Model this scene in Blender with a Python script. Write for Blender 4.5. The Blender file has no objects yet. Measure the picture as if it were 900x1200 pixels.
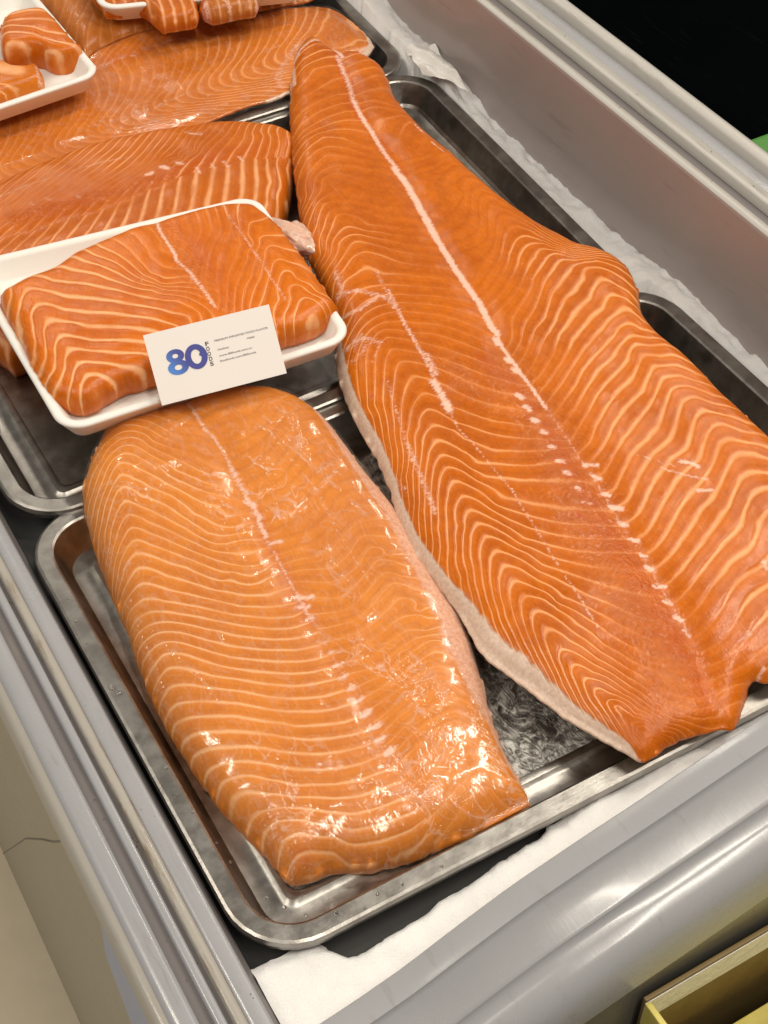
# Salmon fillets on steel trays in a supermarket chest freezer (units: metres, z = 0 at the rim of the front tray)
import bpy, bmesh, math, random
import numpy as np
from mathutils import Vector, Matrix
from mathutils.geometry import delaunay_2d_cdt
from mathutils import noise as mnoise
random.seed(7); rng = np.random.default_rng(7)
S = bpy.context.scene
C = S.collection

# ---------------------------------------------------------------- camera
cam = bpy.data.cameras.new('camera'); co = bpy.data.objects.new('camera', cam); C.objects.link(co)
PITCH = math.atan2(1890, 1757); YAW = math.radians(29.8)
co.location = (0, 0, .75)
co.rotation_euler = (math.pi/2-PITCH, 0, -YAW)
cam.sensor_fit = 'VERTICAL'; cam.sensor_height = 36; cam.lens = 36*1757/1200
cam.clip_start = .02; cam.clip_end = 60
S.camera = co

# ---------------------------------------------------------------- shop light
w = bpy.data.worlds.new('World'); S.world = w; w.use_nodes = True
bg = w.node_tree.nodes['Background']
bg.inputs[0].default_value = (1.0, .92, .82, 1); bg.inputs[1].default_value = .26
S.view_settings.view_transform = 'Standard'; S.view_settings.look = 'None'
S.view_settings.exposure = 0; S.view_settings.gamma = 1; S.view_settings.use_curve_mapping = False

def lamp(name, loc, size, power, color=(1, .91, .78), aim=(.4, .8, 0)):
    """a ceiling tube: long thin area lamp, aimed down at the display"""
    l = bpy.data.lights.new(name, 'AREA'); l.shape = 'RECTANGLE'; l.size, l.size_y = size
    l.energy = power; l.color = color
    o = bpy.data.objects.new(name, l); C.objects.link(o); o.location = loc
    o.rotation_euler = (Vector(aim)-Vector(loc)).to_track_quat('-Z', 'Y').to_euler()
    return o
for lx, ly, pw in ((1.55, .95, 36), (-1.9, 1.7, 34), (-1.3, .5, 32), (2.5, 1.3, 32), (.2, -.5, 38), (1.4, -.2, 38), (3.1, 2.6, 26), (.9, 3.9, 22)):
    lamp('ceiling_lamp', (lx, ly, 2.3), (.10, 1.2), pw*.56, aim=(lx*.8+.1, ly*.8+.15, 0))

# ---------------------------------------------------------------- node helpers
class G:
    def __init__(s, name):
        s.m = bpy.data.materials.new(name); s.m.use_nodes = True; s.t = s.m.node_tree
        s.b = s.t.nodes['Principled BSDF']; s.out = s.t.nodes['Material Output']
    def n(s, typ, **k):
        nd = s.t.nodes.new(typ)
        for a, b in k.items(): setattr(nd, a, b)
        return nd
    def put(s, sock, v):
        if v is None: return
        if hasattr(v, 'is_linked'): s.t.links.new(v, sock)
        elif isinstance(v, (tuple, list)) and len(v) == 3 and sock.type == 'RGBA': sock.default_value = (*v, 1)
        else: sock.default_value = v
    def math(s, op, a, b=None, c=None, clamp=False):
        nd = s.n('ShaderNodeMath', operation=op, use_clamp=clamp)
        for i, v in enumerate((a, b, c)):
            if v is not None: s.put(nd.inputs[i], v)
        return nd.outputs[0]
    def attr(s, name): return s.n('ShaderNodeAttribute', attribute_name=name).outputs['Fac']
    def coord(s): return s.n('ShaderNodeTexCoord').outputs['Object']
    def scale(s, v, sc, rot=0):
        nd = s.n('ShaderNodeMapping'); s.put(nd.inputs[0], v); nd.inputs['Scale'].default_value = sc; nd.inputs['Rotation'].default_value = (0, 0, rot); return nd.outputs[0]
    def noise(s, scale, v=None, detail=3, rough=.5, dist=0, out='Fac'):
        nd = s.n('ShaderNodeTexNoise'); s.put(nd.inputs['Vector'], v if v is not None else s.coord())
        nd.inputs['Scale'].default_value = scale; nd.inputs['Detail'].default_value = detail
        nd.inputs['Roughness'].default_value = rough; nd.inputs['Distortion'].default_value = dist
        return nd.outputs[out]
    def voro(s, scale, v=None, feature='F1', rand=1):
        nd = s.n('ShaderNodeTexVoronoi', feature=feature); s.put(nd.inputs['Vector'], v if v is not None else s.coord())
        nd.inputs['Scale'].default_value = scale; nd.inputs['Randomness'].default_value = rand
        return nd.outputs['Distance']
    def mix(s, f, a, b):
        nd = s.n('ShaderNodeMix', data_type='RGBA'); s.put(nd.inputs[0], f); s.put(nd.inputs[6], a); s.put(nd.inputs[7], b); return nd.outputs[2]
    def fmix(s, f, a, b):
        nd = s.n('ShaderNodeMix', data_type='FLOAT'); s.put(nd.inputs[0], f); s.put(nd.inputs[2], a); s.put(nd.inputs[3], b); return nd.outputs[0]
    def ss(s, v, lo, hi, a=0., b=1.):
        nd = s.n('ShaderNodeMapRange', interpolation_type='SMOOTHSTEP'); s.put(nd.inputs[0], v)
        for i, q in zip((1, 2, 3, 4), (lo, hi, a, b)): s.put(nd.inputs[i], q)
        return nd.outputs[0]
    def bump(s, h, strength=.5, dist=.001, normal=None):
        nd = s.n('ShaderNodeBump'); nd.inputs['Strength'].default_value = strength; nd.inputs['Distance'].default_value = dist
        s.put(nd.inputs['Height'], h); s.put(nd.inputs['Normal'], normal); return nd.outputs[0]
    def set(s, **k):
        names = dict(color='Base Color', rough='Roughness', metal='Metallic', normal='Normal', coat='Coat Weight', coatr='Coat Roughness', spec='Specular IOR Level', sss='Subsurface Weight', emit='Emission Color', alpha='Alpha', trans='Transmission Weight', ior='IOR')
        for a, b in k.items(): s.put(s.b.inputs[names[a]], b)
        return s.m

def fish_material(name, orange_a, orange_b, fat, veil=0., rough=.30, skin=((.56, .42, .33), (.74, .60, .50)), lwA=.26, lwB=.26, scale=1.):
    g = G(name); co_ = g.coord()
    phA, phB, dm = g.attr('phase_left'), g.attr('phase_right'), g.attr('seam')
    am, wh, rd, sk, tx = (g.attr(a) for a in ('fat_amount', 'membrane', 'blood_and_shade', 'skin', 'ragged'))
    n1 = g.noise(110, co_, 3, .6); n2 = g.noise(420, co_, 3, .6); n3 = g.noise(45, co_, 2)
    side = g.math('GREATER_THAN', g.math('ADD', dm, g.math('MULTIPLY', g.math('SUBTRACT', n1, .5), .004)), 0)
    ph = g.fmix(side, phA, phB)
    wob = g.math('ADD', g.math('MULTIPLY', g.math('SUBTRACT', n1, .5), .08), g.math('MULTIPLY', g.math('SUBTRACT', n2, .5), .12))
    wob = g.math('ADD', wob, g.math('MULTIPLY', g.math('SUBTRACT', g.noise(1300, co_, 1), .5), .10))
    wob = g.math('MULTIPLY', wob, g.math('ADD', .60, g.math('MULTIPLY', tx, 1.6)))
    ph = g.math('ADD', ph, wob)
    L = g.math('ABSOLUTE', g.math('SUBTRACT', g.math('MULTIPLY', g.math('FRACT', g.math('ADD', ph, .5)), 2), 1))
    lw = g.fmix(side, lwA, lwB)
    lwn = g.math('MULTIPLY', lw, g.math('ADD', .15, g.math('MULTIPLY', n3, 1.7)))
    lwn = g.math('MULTIPLY', lwn, g.math('ADD', .35, g.math('MULTIPLY', am, .65)))
    core = g.ss(L, g.math('MULTIPLY', lwn, 1.7), g.math('MULTIPLY', lwn, .2))
    brk = g.ss(g.math('ADD', n2, g.math('MULTIPLY', am, .45)), .42, .62)
    line = g.math('MULTIPLY', g.math('MULTIPLY', core, g.math('MULTIPLY', g.ss(am, .12, .85), g.math('SUBTRACT', 1, g.math('MULTIPLY', tx, .45)))), g.math('ADD', .30, g.math('MULTIPLY', brk, .70)), clamp=True)
    line = g.math('MULTIPLY', line, g.ss(g.noise(34, g.scale(co_, (1, 1, 1), 1.), 2), .30, .55, .5, 1.))
    sp = g.math('SUBTRACT', g.math('FRACT', g.math('ADD', ph, .5)), .5)      # signed distance from the line
    one = g.math('MULTIPLY', g.ss(sp, .34, .02), g.math('GREATER_THAN', sp, 0))
    halo = g.math('MULTIPLY', one, g.math('MULTIPLY', am, .12))
    big = g.noise(17, co_, 3, .55)
    # fibres run across the lines: fine streaks
    fib = g.noise(1, g.scale(co_, (900, 160, 160), -.35), 2, .6)
    base = g.mix(g.math('ADD', g.math('MULTIPLY', g.ss(n1, .3, .7), .5), g.math('MULTIPLY', g.ss(big, .35, .65), .6), clamp=True), orange_a, orange_b)
    base = g.mix(g.math('MULTIPLY', g.ss(sp, -.05, -.45), .25), base, tuple(v*.72 for v in orange_a))
    base = g.mix(g.math('MULTIPLY', g.ss(fib, .45, .75), .10), base, fat)
    base = g.mix(halo, base, fat)
    base = g.mix(g.math('MULTIPLY', rd, g.math('ADD', .45, g.math('MULTIPLY', n2, .7)), clamp=True), base, (.44, .050, .006))
    speck = g.math('MULTIPLY', g.ss(g.noise(300, g.scale(co_, (1, .6, 1), .5), 4, .7), .56, .70), g.math('MULTIPLY', tx, .38))
    base = g.mix(speck, base, (.88, .50, .32))
    col = g.mix(g.math('MULTIPLY', line, .70), base, fat)
    whm = g.ss(g.math('ADD', wh, g.math('MULTIPLY', g.math('SUBTRACT', g.noise(330, g.scale(co_, (.8, 1.6, 1)), 4, .75), .5), 1.35)), .26, .74)
    col = g.mix(g.math('MULTIPLY', whm, .85), col, (.84, .55, .44))
    skn = g.ss(g.math('ADD', sk, g.math('MULTIPLY', g.math('SUBTRACT', n1, .5), .5)), .35, .6)
    skc = g.mix(g.ss(n2, .35, .65), *skin)
    col = g.mix(g.math('MULTIPLY', skn, .9), col, skc)
    if veil: col = g.mix(veil, col, (.86, .50, .32))
    h = g.math('MULTIPLY', g.ss(L, 0, .55), g.math('MULTIPLY', am, .45))
    h = g.math('MULTIPLY', h, g.math('SUBTRACT', 1, skn))
    h = g.math('ADD', h, g.math('MULTIPLY', n1, .14))
    h = g.math('ADD', h, g.math('MULTIPLY', n2, g.math('ADD', .12, g.math('MULTIPLY', tx, 1.0))))
    h = g.math('ADD', h, g.math('MULTIPLY', fib, .16))
    h = g.math('ADD', h, g.math('MULTIPLY', g.noise(330, co_, 2, .6), g.math('ADD', .05, g.math('MULTIPLY', tx, 1.5))))
    h = g.math('ADD', h, g.math('MULTIPLY', whm, .35))
    r = g.math('SUBTRACT', g.math('ADD', rough-.10, g.math('MULTIPLY', n3, .22)), g.math('MULTIPLY', tx, .10))
    g.b.inputs['Subsurface Radius'].default_value = (1, .35, .15); g.b.inputs['Subsurface Scale'].default_value = .004
    nb_ = g.bump(h, .55, .0016); g.put(g.b.inputs['Coat Normal'], nb_)
    return g.set(color=col, rough=r, normal=nb_, sss=.12, coat=g.math('ADD', .06, g.math('MULTIPLY', tx, .10)), coatr=.10, spec=.29)

ORA, ORB, FAT = (.42, .085, .0003), (.56, .132, .001), (.86, .41, .17)
M = {}
M['open'] = fish_material('salmon_flesh', ORA, ORB, FAT, lwA=.17, lwB=.22, skin=((.56, .44, .35), (.66, .54, .45)))
M['wrapped'] = fish_material('salmon_flesh_wrapped', (.55, .150, .001), (.67, .208, .004), (.86, .49, .24), lwA=.19, lwB=.16, rough=.46, skin=((.62, .30, .19), (.76, .46, .33)))
M['portion'] = fish_material('salmon_flesh_portion', (.49, .098, .0005), (.61, .145, .0015), (.88, .50, .25), lwA=.22, lwB=.15)
M['cut'] = fish_material('salmon_flesh_cut', (.42, .086, .001), (.52, .122, .002), (.82, .42, .20), lwA=.18, lwB=.26)
M['back'] = fish_material('salmon_flesh_back', (.49, .118, .001), (.61, .165, .003), (.82, .42, .18), lwA=.2, lwB=.26)
M['far'] = fish_material('salmon_flesh_far', (.38, .105, .010), (.46, .145, .020), (.72, .38, .20), lwA=.2, lwB=.26)

def steel():
    g = G('stainless_steel'); c = g.coord()
    n = g.noise(60, c, 4, .6); f = g.noise(1, g.scale(c, (30, 900, 30)), 2)
    s = g.noise(500, c, 3)
    col = g.mix(g.ss(n, .35, .7), (.27, .255, .235), (.40, .385, .36))
    stain = g.ss(g.noise(14, c, 5, .65), .58, .72)
    col = g.mix(g.math('MULTIPLY', stain, .25), col, (.20, .17, .14))
    r = g.math('ADD', .17, g.math('ADD', g.math('MULTIPLY', n, .22), g.math('MULTIPLY', s, .10)))
    pit = g.noise(170, c, 4, .7)
    h = g.math('ADD', g.math('MULTIPLY', n, .35), g.math('ADD', g.math('MULTIPLY', f, .10), g.math('MULTIPLY', pit, .6)))
    return g.set(color=col, metal=1., rough=r, normal=g.bump(h, .35, .0006))
M['steel'] = steel()
def frosted():
    g = G('frosted_steel_floor'); c = g.coord()
    v = g.n('ShaderNodeTexVoronoi', feature='F1'); g.put(v.inputs['Vector'], g.scale(c, (1, 1, 1))); v.inputs['Scale'].default_value = 75
    d = g.noise(38, c, 5, .7, 3.0); d2 = g.noise(110, g.scale(c, (1, .35, 1), .6), 4, .7, 4.)
    m = g.math('MULTIPLY', g.ss(d, .40, .60), g.ss(d2, .36, .58))
    col = g.mix(m, (.17, .165, .15), (.66, .66, .63))
    return g.set(color=col, metal=g.fmix(m, .85, .25), rough=g.fmix(m, .30, .42), normal=g.bump(g.math('ADD', d, d2), .8, .0016))
M['frosted'] = frosted()
def plastic(name, a, b, rough=.35, dirt=.0, dirtcol=(.25, .21, .15), bump=.2, coat=.3):
    g = G(name); c = g.coord()
    n = g.noise(9, c, 4, .6); n2 = g.noise(160, c, 3, .6)
    col = g.mix(n, a, b)
    sm = g.ss(g.noise(40, g.scale(c, (3, .35, 3)), 5, .7), .50 if dirt > .8 else .58, .66 if dirt > .8 else .72)
    if dirt: col = g.mix(g.math('MULTIPLY', sm, dirt), col, dirtcol)
    scr = g.noise(1, g.scale(c, (900, 30, 400), .2), 2)
    return g.set(color=col, rough=g.math('ADD', rough, g.math('MULTIPLY', g.math('SUBTRACT', n2, .5), .14)), coat=coat, coatr=.12,
                 normal=g.bump(g.math('ADD', g.math('MULTIPLY', n2, .6), g.math('MULTIPLY', scr, .4)), bump, .0004))
M['shell'] = plastic('pale_grey_plastic', (.27, .275, .295), (.34, .345, .36), .26, .55, (.20, .18, .15), coat=.4)
M['cream'] = plastic('yellowed_plastic', (.28, .265, .235), (.34, .32, .285), .45, .5)
M['groove'] = plastic('dark_grey_strip', (.13, .118, .118), (.17, .155, .155), .55, .3, coat=.05)  # darker grey for the low strips between rail ridges and the left liner
M['dirty'] = plastic('grimy_track', (.30, .28, .25), (.37, .35, .31), .5, .95, (.17, .125, .075))
M['track'] = plastic('track_plastic', (.40, .385, .355), (.48, .46, .43), .4, .6, (.25, .22, .18))
M['liner'] = plastic('liner_plastic', (.33, .285, .275), (.39, .35, .335), .4, .3, (.18, .14, .12), .12)
M['cap'] = plastic('end_cap_plastic', (.29, .295, .31), (.35, .355, .37), .26, .35, (.20, .19, .17), coat=.35)
M['side'] = plastic('side_panel_plastic', (.16, .14, .105), (.20, .175, .135), .35, .5, (.11, .095, .075))
M['endside'] = plastic('end_panel_plastic', (.15, .145, .13), (.22, .21, .19), .3, .3)
M['bluedecal'] = plastic('blue_decal', (.13, .22, .46), (.20, .30, .56), .35, .5, (.12, .15, .22))
M['dark'] = plastic('dark_well', (.035, .035, .035), (.06, .06, .058), .6)
M['black'] = plastic('black_block', (.0006, .0008, .001), (.0018, .0022, .0026), .8, .25, (.010, .010, .008), coat=0.); M['black'].node_tree.nodes['Principled BSDF'].inputs['Specular IOR Level'].default_value = .0
M['green'] = plastic('green_plastic', (.03, .16, .01), (.05, .22, .015), .5)
def simple(name, col, rough=.5, **k):
    g = G(name); n = g.noise(k.pop('ns', 80), None, 4, .6); v = k.pop('var', .12)
    a = tuple(max(0, c*(1-v)) for c in col); b = tuple(min(1, c*(1+v)) for c in col)
    bs = k.pop('bs', .2); bd = k.pop('bd', .0006)
    return g.set(color=g.mix(n, a, b), rough=rough, normal=g.bump(n, bs, bd), **k)
M['foam'] = simple('white_foam', (.80, .765, .72), .55, ns=900, var=.03, bs=.25, bd=.0004, sss=.1)
M['paper'] = simple('card_stock', (.80, .775, .745), .7, ns=1500, var=.035, bs=.15, bd=.0002)
M['ink'] = simple('grey_ink', (.09, .085, .09), .6); M['ink2'] = simple('dark_ink', (.035, .035, .05), .6)
def blue_ink():
    g = G('blue_ink'); s = g.n('ShaderNodeSeparateXYZ'); g.put(s.inputs[0], g.coord())
    return g.set(color=g.mix(g.ss(g.math('ADD', s.outputs[0], g.math('MULTIPLY', s.outputs[1], .6)), .020, .042), (.07, .26, .72), (.05, .06, .30)), rough=.45)
M['blue'] = blue_ink()
def ice():
    g = G('frost_ice'); c = g.coord(); n = g.noise(220, c, 5, .7); n2 = g.noise(45, c, 4, .6)
    n3 = g.noise(900, c, 3, .7)
    col = g.mix(n2, (.72, .71, .705), (.86, .85, .84))
    return g.set(color=col, rough=.75, sss=.05, spec=.15, normal=g.bump(g.math('ADD', g.math('ADD', n, n3), g.math('MULTIPLY', n2, .8)), .6, .0012))
M['ice'] = ice()
M['sheet'] = simple('thin_plastic_sheet', (.80, .79, .76), .3, ns=120, var=.15, bs=.4, bd=.002)
M['fatlump'] = simple('pale_fish_fat', (.70, .43, .33), .28, ns=90, var=.2, bs=.6, bd=.003, sss=.3, coat=.5)
def card_yellow():
    g = G('yellow_carton'); c = g.coord(); n = g.noise(70, c, 4)
    return g.set(color=g.mix(g.ss(g.noise(30, c, 4), .5, .8), (.58, .50, .12), (.38, .31, .08)), rough=.45, normal=g.bump(n, .2, .001))
M['carton'] = card_yellow()
M['carton_in'] = simple('brown_carton_inside', (.19, .13, .045), .5, ns=60, var=.35)
M['tile'] = simple('beige_floor_tile', (.66, .58, .43), .4, ns=30, var=.08)
def tile2():
    g = G('brown_floor_strip'); c = g.coord(); n = g.noise(1, g.scale(c, (220, 14, 10)), 3, .6)
    return g.set(color=g.mix(g.ss(n, .3, .75), (.20, .17, .125), (.27, .235, .175)), rough=.4)
M['drop'] = G('water').set(color=(1, 1, 1), rough=.02, trans=1., ior=1.33)
def film():
    g = G('cling_film'); c = g.coord()
    cr = g.noise(1, g.scale(c, (190, 38, 100), .45), 1.5, .5, 1.0)
    cr2 = g.noise(70, g.scale(c, (1, .6, 1), .3), 1.5, .5, 1.6); tx = g.attr('wrinkle')
    ridge = g.math('ABSOLUTE', g.math('SUBTRACT', g.math('MULTIPLY', cr2, 2), 1))
    fine = g.noise(430, g.scale(c, (1, .4, 1), .9), 1, .5, .8)
    h = g.math('ADD', g.math('MULTIPLY', cr, .9), g.math('MULTIPLY', ridge, -.7))
    h = g.math('MULTIPLY', g.math('ADD', h, g.math('MULTIPLY', fine, .75)), g.math('ADD', .10, g.math('MULTIPLY', tx, 1.7)))
    fo = g.math('MULTIPLY', g.attr('fold'), g.ss(g.noise(60, c, 2), .35, .6)); h = g.math('ADD', h, g.math('MULTIPLY', fo, 1.6))
    nrm = g.bump(h, 1., .0011)
    gl = g.n('ShaderNodeBsdfGlossy'); g.put(gl.inputs['Roughness'], g.math('SUBTRACT', .12, g.math('MULTIPLY', g.math('MAXIMUM', tx, g.attr('fold')), .05))); gl.inputs['Color'].default_value = (1, 1, 1, 1); g.put(gl.inputs['Normal'], nrm)
    tr = g.n('ShaderNodeBsdfTransparent'); tr.inputs[0].default_value = (1, .995, .99, 1)
    df = g.n('ShaderNodeBsdfDiffuse'); df.inputs[0].default_value = (.85, .74, .66, 1)
    m1 = g.n('ShaderNodeMixShader'); m1.inputs[0].default_value = .045; g.t.links.new(tr.outputs[0], m1.inputs[1]); g.t.links.new(gl.outputs[0], m1.inputs[2])
    m2 = g.n('ShaderNodeMixShader'); crease = g.ss(ridge, .09, .0)
    g.put(m2.inputs[0], g.math('ADD', g.math('ADD', .02, g.math('MULTIPLY', fo, .16)), g.math('MULTIPLY', crease, g.math('ADD', .07, g.math('MULTIPLY', tx, .18)))))
    g.t.links.new(m1.outputs[0], m2.inputs[1]); g.t.links.new(df.outputs[0], m2.inputs[2])
    g.t.links.new(m2.outputs[0], g.out.inputs[0]); return g.m
M['film'] = film()

# ---------------------------------------------------------------- object helpers
def mesh_obj(name, verts, faces, mat, parent=None, smooth=True, sharp=0):
    me = bpy.data.meshes.new(name); me.from_pydata([tuple(map(float, v)) for v in verts], [], faces); me.update()
    me.materials.append(mat)
    if smooth: me.shade_smooth()
    if smooth and sharp: me.set_sharp_from_angle(angle=math.radians(sharp))
    o = bpy.data.objects.new(name, me); C.objects.link(o)
    if parent: o.parent = parent
    return o
def tag(o, label=None, cat=None, group=None, kind=None):
    for k, v in (('label', label), ('category', cat), ('group', group), ('kind', kind)):
        if v: o[k] = v
    return o
def empty(name, loc, label, cat, group=None):
    o = bpy.data.objects.new(name, None); C.objects.link(o); o.location = loc; o.empty_display_size = .02
    return tag(o, label, cat, group)
def rel(verts, loc): return [(v[0]-loc[0], v[1]-loc[1], v[2]-loc[2]) for v in verts]
def box(name, x0, x1, y0, y1, z0, z1, mat, parent=None, bev=.002):
    bm = bmesh.new(); bmesh.ops.create_cube(bm, size=1)
    bmesh.ops.scale(bm, vec=(x1-x0, y1-y0, z1-z0), verts=bm.verts); bmesh.ops.translate(bm, vec=((x0+x1)/2, (y0+y1)/2, (z0+z1)/2), verts=bm.verts)
    if bev: bmesh.ops.bevel(bm, geom=bm.edges[:], offset=bev, segments=2, affect='EDGES', profile=.6)
    me = bpy.data.meshes.new(name); bm.to_mesh(me); bm.free(); me.materials.append(mat)
    o = bpy.data.objects.new(name, me); C.objects.link(o); o.parent = parent; return o
def extrude_y(name, prof, y0, y1, mat, parent=None, n=1, smooth=False):
    """profile [(x,z)] swept along the freezer's length"""
    V = []; F = []; k = len(prof)
    for j in range(n+1):
        y = y0+(y1-y0)*j/n
        V += [(x, y, z) for x, z in prof]
    for j in range(n):
        for i in range(k-1): F.append((j*k+i, j*k+i+1, (j+1)*k+i+1, (j+1)*k+i))
    o = mesh_obj(name, V, F, mat, parent, smooth)
    bm = bmesh.new(); bm.from_mesh(o.data); bmesh.ops.recalc_face_normals(bm, faces=bm.faces); bm.to_mesh(o.data); bm.free()
    return o

# ---------------------------------------------------------------- geometry of the fillets (metres)
def catmull(pts, closed, step, cols=2):
    """smooth resampling of a hand-drawn outline; extra columns ride along"""
    P = np.array(pts, float); n = len(P); out = []
    rng = range(n if closed else n - 1)
    for i in rng:
        if closed: a, b, c, d = P[(i-1) % n], P[i], P[(i+1) % n], P[(i+2) % n]
        else: a, b, c, d = P[max(i-1, 0)], P[i], P[i+1], P[min(i+2, n-1)]
        k = max(1, int(np.linalg.norm((c-b)[:2]) / step))
        for j in range(k):
            t = j / k
            q = .5*((2*b) + (-a+c)*t + (2*a-5*b+4*c-d)*t*t + (-a+3*b-3*c+d)*t**3)
            q[2:] = b[2:]*(1-t) + c[2:]*t
            out.append(q)
    if not closed: out.append(P[-1])
    return np.array(out)

def seg_dist(Q, line, closed=False):
    """distance, side (+1 = left of travel) and nearest segment of a polyline"""
    L = np.array(line)[:, :2]; A = L; B = np.roll(L, -1, 0)
    if not closed: A, B = A[:-1], B[:-1]
    best = np.full(len(Q), 1e9); side = np.ones(len(Q)); idx = np.zeros(len(Q), int)
    for i in range(len(A)):
        ab = B[i]-A[i]; l2 = ab @ ab + 1e-12
        t = np.clip(((Q-A[i]) @ ab)/l2, 0, 1)
        w = Q - (A[i] + t[:, None]*ab)
        d = (w*w).sum(1); m = d < best
        best[m] = d[m]; idx[m] = i
        cr = ab[0]*(Q[:, 1]-A[i][1]) - ab[1]*(Q[:, 0]-A[i][0])
        side[m] = np.where(cr[m] >= 0, 1, -1)
    return np.sqrt(best), side, idx

def inside(Q, poly):
    P = np.array(poly)[:, :2]; r = np.zeros(len(Q), bool); j = len(P)-1
    x, y = Q[:, 0], Q[:, 1]
    for i in range(len(P)):
        xi, yi = P[i]; xj, yj = P[j]
        if yi != yj:
            r ^= ((yi > y) != (yj > y)) & (x < (xj-xi)*(y-yi)/(yj-yi)+xi)
        j = i
    return r

def lerp_table(v, tab):
    return np.interp(v, [a for a, b in tab], [b for a, b in tab])

def top_height(spec, Q, outline, mid):
    """height of the upper face over the plan point Q"""
    d, _, ie = seg_dist(Q, outline, True)
    ax = np.array(spec['axis']); s = Q @ ax[:2] - ax[2]
    Z = lerp_table(s, spec['ztop']); w = spec['round']; e = spec['edge']
    if spec.get('flap') and outline.shape[1] > 3:
        ws = outline[ie, 3]*np.exp(-(d/.05)**2); w = w+ws*1.2; e = e+np.minimum(ws, .012)*.75
    f = np.sqrt(np.clip(1-(1-np.clip(d/w, 0, 1))**2, 0, 1))
    h = Z - e*(1-f)
    if mid is not None:
        dm, _, _ = seg_dist(Q, mid)
        h = h - spec['groove']*np.exp(-(dm/.010)**2) - spec['belly']*(1-np.exp(-(dm/.09)**2))
    for bx, by, br, bz in spec.get('bumps', []):
        h = h + bz*np.exp(-((Q[:, 0]-bx)**2+(Q[:, 1]-by)**2)/br**2)
    return h


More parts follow.
